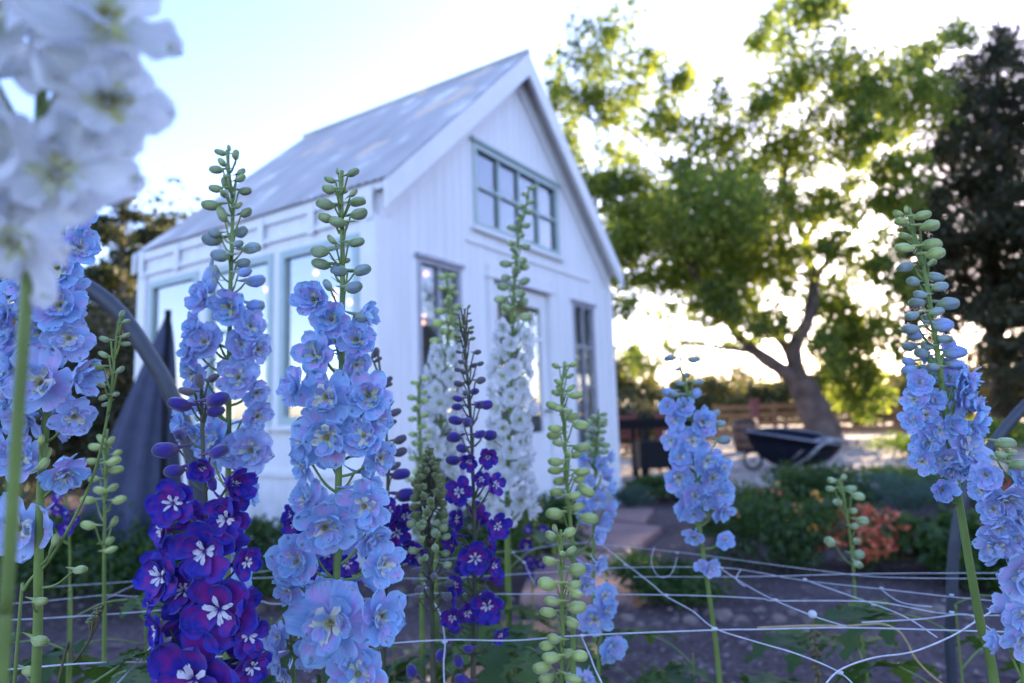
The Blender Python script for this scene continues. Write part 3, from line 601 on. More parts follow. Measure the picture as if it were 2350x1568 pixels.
# 3 deep violet in front
p=Plant('deep violet delphinium with white eyes, foremost sharp spike at the bottom left',[(462,868),(463,940),(466,1030),(472,1150),(476,1260),(480,1400),(482,1568)],.45,.0012,.0026,stem='stem_dk',seed=3)
p.buds([(459,874,34,95,'bud_vb'),(490,868,32,28,'bud_vb'),(428,898,36,165,'bud_vb'),(412,929,54,163,'bud_v'),(500,918,54,20,'bud_v'),(495,944,44,10,'bud_v'),(432,991,44,None,'bud_v'),(380,1034,58,176,'bud_v'),(502,1036,52,28,'bud_v'),(400,1081,46,185,'bud_v'),(488,1110,34,-80,'bud_v')],'bud_v',1.12)
for f in [(470,1073,32,.0,-.1,'vio',.72),(540,1108,42,1.2,.2,'vio',.75),(410,1151,56,.05,.1,'vio'),(530,1184,58,-.1,.15,'vio'),(485,1256,78,.1,.1,'vio'),(387,1314,62,-.25,.05,'vio'),(382,1212,42,-.9,.1,'vio'),(570,1284,36,.9,-.1,'vio'),(520,1384,88,.05,.0,'vio'),(377,1440,52,-.9,-.2,'vio'),(470,1534,112,.0,.1,'vio'),(575,1450,50,.9,.2,'vio'),(435,1350,50,-.3,.3,'vio'),(360,1370,34,-1.,.2,'vio'),(582,1520,46,.9,-.2,'vio'),(375,1530,40,-1,.1,'vio')]: p.flower(*f)
p.fill(1140,1600,16,(58,82),(42,60),'vio'); p.done()
# 4 light blue cluster at the left edge
p=Plant('lilac blue delphinium at the left edge, half hidden by the blurred white flowers',[(150,470),(140,560),(128,700),(112,900),(96,1080),(88,1300),(82,1568)],.50,.0022,.0042,seed=4)
for f in [(188,499,34,.9,.2),(192,571,40,.9,.2),(150,619,56,.3,.1),(152,702,56,.2,-.1),(172,777,50,.4,-.1,'lb2'),(119,876,82,.1,.1,'lb2'),(22,838,60,-.2,.1),(180,954,44,1.,-.2,'lb2'),(161,1081,52,.7,-.9),(50,1054,52,.1,.1,'lb2'),(11,1030,44,-.4,.2),(50,1209,84,.05,.05,'lb2'),(11,721,50,-.5,.1),(108,760,44,.2,-.4),(60,960,50,-.2,-.5,'lb2'),(70,640,50,-.4,.1),(25,770,46,-.4,.2,'lb2'),(90,700,44,-.3,.2),(15,905,44,-.5,.0)]: p.flower(*f,stalk=f[0]>60)
p.fill(520,1000,12,(50,66),(40,52),'lb2')
p.buds([(105,1043,36,60),(100,1065,34,50),(183,1309,38,10),(92,1380,34,0),(92,1470,48,0),(66,1540,36,0),(126,1240,30,80),(95,1010,26,70)],'bud_yg'); p.leaves(5,.3,.78); p.done()
# 5 white, very near the lens
p=Plant('white delphinium very close to the lens, large blurred petals in the upper left corner',[(110,-420),(112,-200),(100,100),(85,420),(66,600),(52,800),(32,1100),(14,1400),(0,1640)],.215,.0017,.0023,seed=5)
for f in [(60,65,175,-.3,.2,'whb'),(285,80,165,.45,.2,'whb'),(280,255,145,.5,-.3,'whb'),(40,340,180,-.2,.0,'whb'),(175,415,155,.2,-.3,'whb'),(75,560,125,.0,-.6,'whb'),(190,170,110,.1,.1,'whb'),(170,-110,130,.1,.3,'whb'),(-30,180,110,-.8,.1,'whb')]: p.flower(*f)
p.buds([(150,150,60,70),(215,330,50,-40)],'bud_g'); p.done()
# 6 bud stalks at the left
p=Plant('thin curved stalk of small green buds beside the lilac blue delphinium',[(284,722),(272,745),(264,800),(257,880),(240,990),(213,1095),(165,1200),(110,1290),(58,1352),(40,1480)],.50,.0008,.0017,seed=6)
p.buds([(280,722,22,70),(290,738,20,20),(241,779,26,160),(288,770,22,25),(288,790,24,0),(238,815,26,150),(222,843,34,172),(276,849,24,40),(252,882,22),(238,912,24,200),(243,928,20,200),(266,905,18,20)],'bud_g',1.0); p.done()
p=Plant('straight pale green budding delphinium in front of the slate cloth cover',[(246,985),(243,1080),(240,1200),(239,1330),(238,1568)],.75,.0012,.0035,seed=7)
p.buds([(233,1010,30,120),(219,1026,30,165),(256,1012,24,60),(261,1059,34,20),(266,1079,34,10),(213,1059,30,175),(230,1126,32,165),(258,1120,30,30),(274,1148,34,15),(202,1148,34,170),(202,1206,34,165),(261,1198,30,60),(249,1242,30,30),(255,1262,30,20),(215,1100,26,170),(270,1040,24,25)],'bud_yg'); p.leaves(6,.2,.72,.13); p.done()
p=Plant('small dry brown seed stalk leaning right at the lower left, under the net cord',[(238,1388),(228,1420),(205,1470),(170,1520),(130,1580)],.50,.0008,.0014,stem='stem_dry',seed=8,ground=True)
p.budfill(1385,1430,26,(5,11),(12,12),'bud_dk'); p.done()
p=Plant('small drooping pale lilac floret stalk low between the violet and the central blue spikes',[(668,1432),(668,1460),(672,1500),(676,1568)],.52,.001,.0016,seed=9)
for f in [(646,1455,34,-.8,.3,'lb2'),(642,1500,38,-.9,-.3,'lb2'),(655,1540,28,-.7,-.5,'lb2')]: p.flower(*f)
p.buds([(668,1435,24,90),(682,1470,16),(664,1480,16),(690,1450,14)],'bud_yg'); p.done()
# 9 behind the central one
p=Plant('violet blue delphinium with brown buds, behind the right side of the sharp central one',[(866,800),(872,850),(880,930),(888,1020),(890,1120),(888,1300),(880,1568)],.72,.0012,.0034,stem='stem_dk',seed=10)
p.buds([(860,810,30,60),(868,826,20,30),(891,874,26,45),(890,884,24,20),(905,947,34,20),(898,969,26,10),(918,1009,34,25),(918,1038,34,20),(907,1070,30,30)],'bud_vb')
p.buds([(920,1090,44),(931,1136,46)],'bud_v',1.2)
for f in [(914,1217,38,.1,.0,'vio'),(900,1172,36,-.4,.3,'vio'),(936,1257,30,.6,-.2,'vio'),(958,1272,24,.8,-.2,'vio'),(931,1181,32,.6,.3,'vio'),(886,1250,30,-.5,.1,'vio')]: p.flower(*f)
p.fill(1160,1330,8,(34,44),(26,30),'vio'); p.done()
p=Plant('violet delphinium mostly hidden behind the left side of the central blue spike',[(720,1120),(722,1200),(738,1300),(742,1568)],.68,.0014,.003,stem='stem_dk',seed=11)
for f in [(753,1266,38,.2,.0,'vio'),(798,1290,32,.5,.1,'vio'),(682,1199,30,-.6,.2,'vio'),(673,1177,24,-.8,.2,'vio'),(758,1328,38,.0,-.3,'vio'),(800,1340,30,.6,-.2,'vio'),(735,1255,30,-.2,.3,'vio')]: p.flower(*f)
p.fill(1180,1380,8,(36,50),(28,34),'vio'); p.done()
# 12 second violet
p=Plant('violet delphinium with dark tapering bud tip, right of the green seed pods',[(1067,708),(1066,760),(1070,830),(1078,920),(1084,1050),(1088,1200),(1089,1400),(1086,1568)],.70,.0010,.0038,stem='stem_dk',seed=12)
p.buds([(1076,704,10,60),(1055,707,10,140),(1047,721,11,160),(1077,720,9),(1065,726,10),(1078,736,11,20),(1049,743,13,160),(1065,751,12),(1082,752,13,20),(1081,763,13,10),(1049,773,15,165),(1066,772,12),(1084,778,15,15),(1053,783,13,170),(1058,760,12,160)],'bud_dk',1.1)
p.buds([(1053,808,15,165),(1067,803,13),(1096,809,18,10),(1059,831,17,165),(1088,839,17,30),(1102,835,18,15),(1051,849,17,165),(1065,855,17),(1053,881,24,170),(1103,873,24,15),(1071,901,20)],'bud_vb',1.15)
p.buds([(1089,899,22),(1051,915,25,170),(1049,935,25,175),(1103,929,29,20),(1117,929,29,8),(1046,965,34),(1076,967,29),(1042,1005,35,180),(1101,997,30,20),(1124,999,34,8),(1061,1029,29),(1040,1056,35,175)],'bud_v',1.3)
for f in [(1079,1057,25,.0,.0,'vio',.85),(1120,1047,26,.2,.1,'vio',.8),(1055,1127,34,-.3,.2,'vio'),(1135,1111,28,1.1,.4,'vio'),(1103,1099,20,.3,.2,'vio'),(1140,1205,34,.5,.1,'vio'),(1055,1190,26,-.8,.3,'vio'),(1091,1276,40,.05,.1,'vio'),(1131,1294,24,.9,-.2,'vio'),(1042,1245,26,-.7,.1,'vio'),(1120,1383,40,.15,.0,'vio'),(1146,1452,24,.9,-.5,'vio'),(1039,1412,30,-.2,.1,'vio'),(1071,1403,26,.3,.3,'vio'),(1050,1340,24,-.6,.1,'vio')]: p.flower(*f)
p.fill(1100,1430,12,(38,48),(22,28),'vio')
p.buds([(945,1541,34,120),(1050,1518,36,100),(1011,1504,34,60),(1060,1561,36),(1045,1446,30),(1075,1490,26),(1025,1470,26)],'bud_v',1.3); p.leaves(6,.25,.6,.11); p.done()
p=Plant('green seed pod spike of a faded delphinium, between two violet ones',[(985,1028),(984,1100),(984,1200),(990,1330),(994,1568)],.68,.0014,.0046,stem='stem_dk',seed=13)
p.budfill(1034,1100,30,(5,28),(12,22),'bud_dk',1.3); p.budfill(1095,1225,46,(30,46),(24,26),('bud_dk','bud_dk','bud_g'),1.35); p.budfill(1225,1380,18,(44,48),(24,24),('bud_g','bud_vb'),1.3)
p.done()
# white ones behind
def white(label,path,d,yb,yf,seed,r=(16,26),hw=(20,56),n=26,nb=22,l=(16,30),rf=(20,27)):
    p=Plant(label,path,d,.0016,.0055,seed=seed); p.budfill(yb[0],yb[1],nb,(hw[0]*.5,hw[1]*.7),l,'bud_yg' if seed%2 else 'bud_g',1.15)
    p.fill(yf[0],yf[1],n,(hw[1]*.75,hw[1]),rf,'wh',(1.,1.,.9),behind=False); p.leaves(5,.3,.75,.14); p.done()
white('tall white delphinium with long sparse bud tip reaching over the gable window',[(1214,428),(1208,470),(1192,520),(1184,600),(1178,700),(1174,850),(1168,1000),(1164,1200),(1170,1568)],1.10,(430,730),(735,1190),14,n=50,nb=30,hw=(18,54),l=(18,34),rf=(24,30))
white('white delphinium in front of the left front window, left of the tallest white one',[(1024,622),(1030,680),(1028,760),(1020,860),(1008,1000),(1000,1200),(1000,1500)],1.18,(625,790),(790,1110),15,n=44,nb=18,hw=(24,46),l=(20,30),rf=(22,28))
white('thin greenish white delphinium at the left of the white ones, before the white board wall',[(964,862),(960,930),(964,1000),(966,1150),(970,1500)],1.05,(862,1120),(1010,1180),17,n=9,nb=24,hw=(30,34),l=(20,24),rf=(13,18))
# 15 green bud stalks
p=Plant('pale green budding delphinium in front of the right front window, sparse plump buds',[(1296,838),(1291,870),(1288,920),(1296,980),(1299,1060),(1304,1150),(1314,1250),(1318,1350),(1316,1568)],.75,.0012,.0042,seed=20)
p.buds([(1275,840,20,150),(1296,838,18,100),(1316,836,22,25),(1308,863,20,30),(1281,877,22,150),(1285,892,22,140),(1310,891,24,40),(1277,902,26,160),(1321,907,34,8),(1268,931,32,160),(1281,938,24),(1302,945,26),(1313,957,30),(1333,977,38,355),(1274,984,34,175),(1271,1000,34,175),(1281,1017,28),(1335,1026,40,8),(1304,1038,26),(1321,1044,28,10),(1275,1060,36,175),(1275,1080,36,180),(1335,1083,38,5),(1285,1104,32,190),(1345,1126,44,330),(1278,1129,36,178),(1318,1138,32),(1325,1164,32,20),(1273,1179,42,172),(1352,1190,44,0),(1330,1100,28,20)],'bud_yg',1.05)
for f in [(1368,1225,22,.9,.1,'lb2',.8),(1370,1290,22,1.1,-.2,'lb2',.85),(1336,1297,26,.3,-.7,'lb2',.9),(1345,1340,24,.4,-.3,'lb2')]: p.flower(*f)
p.done()
p=Plant('yellow green budding delphinium, lowest bud spike, sharp, at the bottom beside the net',[(1287,1216),(1286,1270),(1290,1360),(1292,1475),(1289,1568)],.60,.0012,.0030,seed=21)
p.buds([(1274,1213,22,110),(1265,1229,30,150),(1307,1223,32,30),(1288,1262,18),(1310,1265,30,35),(1261,1288,34,163),(1324,1308,42,10),(1255,1340,44,170),(1318,1342,34),(1321,1361,32,340),(1267,1381,38,170),(1324,1394,44,10),(1258,1406,40,172),(1310,1429,38,340),(1271,1466,34,160),(1255,1482,34,175),(1265,1508,42,178),(1303,1501,30,20),(1330,1505,38,0),(1244,1532,44,187),(1255,1557,38,190),(1316,1558,40,350)],'bud_yg',1.15); p.done()
p=Plant('pale blue delphinium low in the middle, loose flowers crossed by the front net cord',[(1392,1330),(1388,1370),(1380,1460),(1374,1568)],.80,.0016,.0035,seed=22)
for f in [(1385,1363,27,.4,.1),(1362,1414,38,-.1,.1,'lb'),(1402,1472,32,.2,.0),(1392,1395,26,.6,.1),(1336,1558,34,-.1,.3,'lb2'),(1395,1500,22,.4,-.6)]: p.flower(*f)
p.leaves(6,.2,.6,.14); p.done()
p=Plant('blurred light blue delphinium with green tip, by the right corner of the white house',[(1374,940),(1368,1000),(1366,1080),(1362,1200),(1364,1500)],1.05,.0014,.0045,seed=23)
p.budfill(945,1050,18,(14,26),(20,26),'bud_g',1.1); p.fill(1040,1195,17,(30,38),(18,24),'lb',behind=False); p.done()
# 18 blurred light blue right of house
p=Plant('light blue delphinium in front of the black table, right of the white house',[(1560,820),(1564,850),(1574,880),(1588,950),(1594,1050),(1600,1160),(1612,1260),(1628,1370),(1652,1568)],.85,.0012,.0042,seed=24)
p.buds([(1537,823,26,178),(1592,826,26,5),(1571,859,20),(1554,849,14),(1602,877,26,10),(1642,949,24,30),(1652,973,28,10),(1661,1011,30,10),(1560,880,20),(1547,905,24)],'bud_b',1.1)
p.buds([(1533,899,32,170),(1595,904,32,20)],'bud_bb',1.2)
for f in [(1530,933,22,-.4,.2,'lb',.8),(1564,935,24,.3,.1,'lb',.9),(1549,964,24,-.2,.1),(1607,968,34,.2,.2),(1585,1011,34,.0,.1,'lb'),(1557,1050,30,-.2,.1,'lb'),(1616,1054,36,.1,.0),(1654,1073,26,.7,.1),(1554,1092,32,-.2,-.1),(1630,1092,32,.3,-.1),(1590,1135,34,.0,-.1),(1650,1126,30,.3,.1),(1615,1145,28,.2,-.4),(1652,1169,30,.6,-.5),(1588,1175,26,-.2,-.6),(1590,1228,24,-.4,-.6),(1661,1238,22,.1,.1,'lb',.85),(1628,1300,22,.4,.0),(1608,1296,16,-.5,.1),(1540,1010,22,-.8,.1)]: p.flower(*f)
p.fill(960,1180,10,(30,40),(24,30)); p.leaves(7,.2,.62,.13); p.done()
# 19 right
p=Plant('tall light blue delphinium at the right with dense green bud tip against the dark conifer',[(2086,478),(2098,540),(2118,600),(2134,700),(2150,800),(2168,930),(2188,1070),(2206,1180),(2226,1300),(2252,1440),(2290,1620)],.56,.0014,.0050,seed=25)
p.buds([(2081,482,20,110),(2061,490,26,165),(2117,495,38,14),(2068,510,34,178),(2134,519,44,10),(2077,541,30,165),(2092,548,28),(2137,563,46,5),(2075,570,42,178),(2146,583,46,14),(2121,607,26)],'bud_yg',1.05)
p.buds([(2077,614,42,190),(2146,636,40,350),(2095,647,34),(2157,658,36,10),(2112,676,32),(2176,698,46,3),(2103,696,40,170),(2092,725,38,190),(2128,729,28),(2150,778,32),(2128,794,34),(2088,796,38,180),(2114,811,36),(2141,842,30),(2090,756,40,180),(2150,715,32)],'bud_b',1.1)
p.buds([(2163,747,50,5),(2192,809,50,8),(2088,849,38,180),(2120,850,36),(2085,830,32,175),(2190,835,46,350),(2100,770,38,170)],'bud_bb',1.2)
for f in [(2212,869,36,1.2,.3),(2103,878,30,-.3,.1,'lb',.8),(2194,884,34,.8,.0),(2139,918,24,.0,.1,'lb',.8),(2203,911,38,1.,-.3),(2092,916,28,-.9,.1),(2234,938,36,1.3,.3),(2114,951,34,-.3,.3),(2176,973,28,.05,.1,'lbg',.8),(2225,969,38,1.1,-.1),(2088,964,28,-1.,.1),(2119,1013,34,-.2,.1),(2203,1026,50,.05,.1,'lb2'),(2159,1049,38,-.2,-.5,'lb2'),(2110,1057,30,-.7,-.2),(2141,985,36,-.1,-.3),(2154,1122,30,-.1,.3,'lb',.8),(2215,1060,34,.7,-.5),(2180,1070,32,.1,-.9)]: p.flower(*f)
p.fill(780,1080,12,(34,56),(28,38))
for a,b in (((2190,1310),(2090,1238)),((2330,1300),(2336,1400))): pass
p.leaves(7,.25,.74,.12); p.done()
# 20 far right
p=Plant('pale blue delphinium cut by the right edge of the picture, beside the curved grey pipe',[(2310,1030),(2325,1100),(2340,1250),(2345,1400),(2352,1568)],.50,.0014,.0034,seed=26)
p.buds([(2308,1018,44,3),(2297,1044,28),(2339,1067,46,0),(2280,1050,20,150),(2325,1040,22)],'bud_g',1.1)
for f in [(2254,1088,34,-.7,.1,'lb2',.8),(2247,1122,28,-.9,.1),(2289,1138,52,.1,-.6,'lb2'),(2335,1092,40,.4,.2),(2277,1204,40,-.4,-.6,'lb2'),(2327,1185,46,.2,.1,'lb2'),(2274,1244,40,-.5,-.7,'lb2'),(2312,1229,36,.1,.2),(2324,1311,56,-.1,-.1,'lb2'),(2347,1257,40,.4,.1,'lb2'),(2335,1407,44,-.2,-.3,'lb2'),(2335,1454,46,-.1,-.4,'lb2'),(2270,1165,34,-.6,.1,'lb2'),(2345,1150,34,.4,.2)]: p.flower(*f)
p.fill(1080,1500,10,(44,56),(36,42),'lb2'); p.leaves(4,.3,.7,.1); p.done()
# 21 small white green, right
p=Plant('thin white budding delphinium in front of the orange flowers, blurred',[(1926,1105),(1940,1160),(1952,1240),(1960,1330),(1970,1440),(1992,1568)],.95,.0012,.0032,seed=27)
p.buds([(1908,1102,20,165),(1905,1122,20,172),(1952,1122,27,10),(1970,1140,28,352),(1916,1150,25,None,'bud_g'),(1957,1173,20),(1980,1196,27,5),(1961,1208,20),(1904,1244,27,150),(1958,1238,19),(1970,1273,27,10),(1960,1290,22),(1936,1095,16,60)],'bud_g',1.3); p.leaves(6,.2,.62,.14); p.done()
for lab,path,d,fl,sd in (('small blurred violet delphinium low behind the left cluster',[(150,1120),(155,1200),(160,1330)],1.0,[(139,1137,16),(161,1172,20),(161,1209,20),(135,1165,14),(120,1205,14),(176,1190,12)],30),
  ('small deep blue delphinium behind the net, right of the tall white one',[(1226,1200),(1226,1260),(1222,1350),(1222,1420)],1.25,[(1210,1215,14),(1205,1250,18),(1245,1215,14),(1255,1240,16),(1215,1280,16),(1240,1290,16),(1215,1310,14),(1238,1335,12),(1262,1222,12)],31)):
    p=Plant(lab,path,d,.0012,.0025,stem='stem',seed=sd)
    for x,y,r_ in fl: p.flower(x,y,r_,p.rg.uniform(-.6,.6),p.rg.uniform(-.3,.3),'vio')
    p.leaves(6,.25,.6,.14); p.done()
# leafy bases without flower spikes
def leafy(label,x,y,d,n,h,size,seed):
    q=P(x,y,d); p=Plant(label,[(x,y),(x+4,y+60)],d,.0012,.0022,group='leafy clumps under the net',cat='plant',name='leafy_clump',seed=seed)
    p.leaves(n,.12,h,size); p.done()
for i,(x,y,d,n,h,sz,lab) in enumerate([(2195,1400,.8,16,.74,.15,'leafy green clump behind the thick stem at the lower right'),(1960,1480,1.1,14,.58,.15,'leafy clump behind the front knot of the net, lower right'),(1590,1500,1.0,14,.60,.14,'leafy clump under the blurred light blue delphinium'),(1180,1490,1.0,16,.66,.14,'leafy clump at the bottom beneath the violet delphinium'),(1470,1520,1.1,12,.56,.13,'small leafy clump left of the light blue stem at the bottom'),(620,1420,1.0,16,.68,.14,'leafy clump between violet and central spikes, under the cords'),(330,1420,.95,16,.70,.13,'leafy clump behind the dry seed stalk, lower left'),(160,1360,.85,16,.74,.13,'leafy clump at the lower left below the lilac blue flowers'),(900,1460,1.05,14,.64,.14,'leafy clump right of the central spike at the bottom')]): leafy(lab,x,y,d,n,h,sz,50+i)
# ------------------------------------------------------------------ the net
NZ=.74
def netpt(x,y,dz=0): return G(x,y,NZ+dz)
strands=[[(-60,1536),(25,1530),(180,1522),(320,1514),(350,1511),(597,1499),(767,1491),(856,1484),(1020,1473),(1180,1466),(1336,1459),(1640,1443),(1738,1440),(1941,1435),(2228,1444),(2450,1460)],
[(1885,1590),(1927,1544),(2005,1515),(2095,1491),(2184,1457),(2246,1424),(2350,1359),(2440,1300)],[(1979,1434),(2117,1415),(2210,1411),(2246,1424)],[(2246,1424),(2350,1498),(2430,1556)],
[(1364,1244),(1378,1252),(1435,1297),(1492,1338),(1528,1366),(1588,1407),(1640,1443),(1738,1480),(1827,1506),(1927,1544),(1985,1600)],
[(-40,1424),(50,1421),(200,1409),(350,1400),(579,1384),(646,1381),(891,1366),(980,1363),(1128,1361),(1528,1366),(1738,1373),(1780,1377),(2005,1388),(2184,1406),(2420,1410)],
[(1654,1302),(1697,1335),(1738,1355),(1780,1377),(1865,1417),(1941,1435)],
[(579,1328),(780,1326),(980,1324),(1212,1312),(1440,1300),(1654,1306),(1738,1315),(1847,1330),(2023,1350),(2184,1366),(2420,1392)],
[(1364,1244),(1554,1269),(1735,1295),(1885,1315),(2041,1328),(2350,1334)],[(1454,1319),(1738,1321),(2000,1322),(2350,1318)],
[(1847,1330),(1912,1359),(2005,1388),(2081,1422),(2150,1460)],[(2023,1350),(2068,1382),(2139,1388)],
[(1502,1254),(1495,1293),(1511,1321),(1540,1312),(1554,1274)],[(1159,1269),(1287,1252),(1364,1244)],
[(973,1337),(991,1371),(1011,1417),(1021,1472),(1018,1518),(1021,1600)],[(1336,1459),(1353,1498),(1367,1541),(1400,1600)],[(1178,1268),(1203,1291),(1212,1311),(1226,1343)],
[(-20,1385),(110,1379),(245,1369),(330,1367),(579,1350)],[(80,1349),(250,1336),(340,1331),(579,1310),(637,1308),(900,1296),(1176,1266)],[(260,1585),(320,1514),(355,1469)],[(240,1374),(300,1344),(340,1331)],[(720,1390),(695,1431),(677,1493),(640,1590)],[(1700,1312),(1690,1330),(1710,1352)]]
knots=[(320,1514,7),(1020,1473,9),(1336,1459,7),(1640,1443,8),(1927,1544,9),(2246,1424,11),(1528,1366,6),(1780,1377,6),(2005,1388,6),(1847,1330,5),(2023,1350,5),(1435,1297,5),(2184,1406,6),(1654,1303,5),(677,1493,6),(1178,1268,5),(1203,1291,5),(1554,1269,4),(2184,1366,5),(340,1331,5)]
net=empty('trellis_netting',netpt(1640,1443)); tag(net,'white cord plant netting stretched flat across the delphinium bed','netting')
NL=net.location
mb=MB(); rg=random.Random(4)
for s_ in strands:
    dm=sum((netpt(x,y)-EYE).length for x,y in s_)/len(s_); sr_=.00078-.0012*max(0,min(.3,dm-.76))
    pts=spline([netpt(x,y)-NL+Vector((0,0,rg.uniform(-.003,.003))) for x,y in s_],6); mb.tube(pts,sr_,6,M['twine'])
mb.build('cord',net,True)
for x,y,s_ in knots:
    mb=MB(); c=netpt(x,y)-NL; r_=s_/FPX*(netpt(x,y)-EYE).dot(FW)*.62
    mb.tube([c+Vector((-r_*1.3,0,0)),c+Vector((-r_*.6,0,0)),c,c+Vector((r_*.6,0,0)),c+Vector((r_*1.3,0,0))],[.0011,r_*.62,r_*.8,r_*.62,.0011],8,M['twine'])
    mb.tube([c+Vector((0,-r_*1.6,0)),c+Vector((0,-r_*.6,0)),c,c+Vector((0,r_*.6,0)),c+Vector((0,r_*1.6,0))],[.0011,r_*.5,r_*.7,r_*.5,.0011],8,M['twine'])
    mb.build('knot',net,True)
c=netpt(1865,1417); e=empty('dried_stem',c); tag(e,'dried brown seed stem hanging down from a pale knot of the net','dried plant')
mb=MB(); mb.tube([Vector((0,0,0)),Vector((.002,0,-.06)),Vector((0,0,-.115))],.0012,5,M['stem_dry'])
for i in range(26):
    z=-.012-.1*i/26; a=i*2.4; mb.tube([Vector((0,0,z)),Vector((.005*math.cos(a),.005*math.sin(a),z-.006))],[.0012,.0026],5,M['stem_dry'])
mb.build('stem',e,True); mb=MB(); mb.tube([Vector((-.0045*math.cos(a),0,.003)) for a in np.linspace(0,math.pi,11)],[max(.0003,.0042*math.sin(a)) for a in np.linspace(0,math.pi,11)],16,M['twine']); mb.build('fluff',e,True)
e=empty('raffia_tie',netpt(2030,1434)); tag(e,'loose tan twine curling down from the net at the lower right','twine')
mb=MB(); tw=[(1738,1441),(1860,1436),(1941,1437),(2020,1432),(2060,1447),(2082,1475),(2100,1510),(2135,1548),(2190,1590)]
mb.tube(spline([P(x,y,.70-.0*(i))-e.location for i,(x,y) in enumerate(tw)],6),.0011,6,M['raffia']); mb.build('twine',e,True)
# bent pipe hoops over the bed
for lab,pts,r_ in (('dark grey bent pipe hoop at the left, behind the lilac blue delphinium',[(-260,1500),(-240,1000),(-160,760),(-60,660),(60,628),(150,636),(215,668),(280,725),(345,820),(385,890),(430,1000),(455,1150),(462,1400)],.0125),('grey bent pipe hoop at the right edge, beside the tall light blue delphinium',[(2560,780),(2450,842),(2350,935),(2290,1005),(2240,1080),(2208,1160),(2190,1260),(2184,1400),(2186,1568)],.0082)):
    q=[P(x,y,1.08) for x,y in pts]; b=q[-1]; q.append(Vector((b.x,b.y+.01,-.02)))
    if pts[0][1]>1000: a=q[0]; q.insert(0,Vector((a.x,a.y,-.02)))
    else: a=q[0]; q[0:0]=[Vector((a.x+1.0,a.y,-.02)),Vector((a.x+.95,a.y,.6)),Vector((a.x+.62,a.y,1.02))]
    mb=MB(); mb.tube(spline(q,8),r_,14,M['hoop']); o=mb.build('pipe_hoop',None,True); tag(o,lab,'pipe hoop','bent pipe hoops over the bed')
# ------------------------------------------------------------------ foliage clouds: many small separate leaves
def cloud(name,pts,size,mat,parent=None,aspect=.5,origin=(0,0,0),seed=0,flat=.0,up=0.):
    rg=np.random.default_rng(seed); pts=np.asarray(pts,float)-np.array(origin); n=len(pts)
    a=rg.normal(size=(n,3)); a[:,2]*=(1-flat); a[:,2]+=up; a/=np.linalg.norm(a,axis=1,keepdims=True)
    b=rg.normal(size=(n,3)); b-=a*np.sum(a*b,1,keepdims=True); b/=np.linalg.norm(b,axis=1,keepdims=True); c=np.cross(a,b)
    s=(size*rg.uniform(.6,1.3,n))[:,None]
    v=np.empty((n,4,3)); v[:,0]=pts-a*s*.5; v[:,1]=pts+b*s*.5*aspect+c*s*.08; v[:,2]=pts+a*s*.5; v[:,3]=pts-b*s*.5*aspect+c*s*.08
    me=bpy.data.meshes.new(name); me.vertices.add(n*4); me.vertices.foreach_set('co',v.ravel().astype(np.float32))
    me.loops.add(n*4); me.loops.foreach_set('vertex_index',np.arange(n*4,dtype=np.int32)); me.polygons.add(n); me.polygons.foreach_set('loop_start',np.arange(0,n*4,4,dtype=np.int32)); me.polygons.foreach_set('loop_total',np.full(n,4,dtype=np.int32))
    me.materials.append(mat); me.update(); me.validate(); return link(name,me,parent)
def ell(c,r,n,rg,shell=.35):
    d=rg.normal(size=(n,3)); d/=np.linalg.norm(d,axis=1,keepdims=True); k=(shell+(1-shell)*rg.random(n))**(1/2.); return np.array(c)+d*np.array(r)*k[:,None]
def clumpy(c,r,n,rg,sub=9,sr=.34):
    """an uneven clump: n leaves gathered in sub smaller tufts inside an ellipsoid"""
    d=rg.normal(size=(sub,3)); d/=np.linalg.norm(d,axis=1,keepdims=True); cs=np.array(c)+d*np.array(r)*(rg.random(sub)**.4)[:,None]*.85
    k=rg.integers(sub,size=n); q=rg.normal(size=(n,3))*.5; return cs[k]+q*np.array(r)*sr*rg.uniform(.6,1.3,(sub,1))[k]
M['lf_tree']=leafmat('leaf cottonwood',[(.15,(.04,.08,.04)),(.5,(.10,.15,.05)),(.9,(.24,.29,.08))],.64,(2.6,2.3,.8),.35)
M['lf_con']=leafmat('needles dark',[(.2,(.026,.036,.018)),(.8,(.095,.092,.045))],.25,(1.3,1.2,.7),.4)
M['lf_conl']=leafmat('needles left tree',[(.2,(.03,.05,.018)),(.8,(.09,.10,.035))],.3,(1.6,1.4,.6),.4)
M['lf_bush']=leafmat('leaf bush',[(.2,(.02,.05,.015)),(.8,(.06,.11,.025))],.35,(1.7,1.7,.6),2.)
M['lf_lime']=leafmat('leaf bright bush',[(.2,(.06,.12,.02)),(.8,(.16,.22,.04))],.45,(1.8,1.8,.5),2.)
M['lf_blue']=leafmat('leaf blue green',[(.2,(.035,.075,.055)),(.8,(.09,.15,.11))],.3,(1.3,1.4,1.),2.)
M['lf_far']=leafmat('leaf far trees',[(.2,(.07,.09,.035)),(.8,(.20,.20,.08))],.4,(1.6,1.4,.7),.3)
M['coral']=isl('coral petals',[(0,(.68,.12,.05)),(1,(.85,.25,.12))],.7); M['redp']=isl('red petals',[(0,(.50,.06,.05)),(1,(.68,.15,.12))],.7)
M['orange']=isl('orange petals',[(0,(.6,.20,.02)),(1,(.75,.40,.06))],.7)
def limb(mb,pts,r0,r1,mat,n=12,wob=.04):
    pts=spline(pts,5); k=len(pts); rr=[r0+(r1-r0)*(i/(k-1))**.8 for i in range(k)]; rr=[r*(1+.07*math.sin(i*1.7+r0*50)) for i,r in enumerate(rr)]
    mb.tube(pts,rr,n,mat)
TD=20.
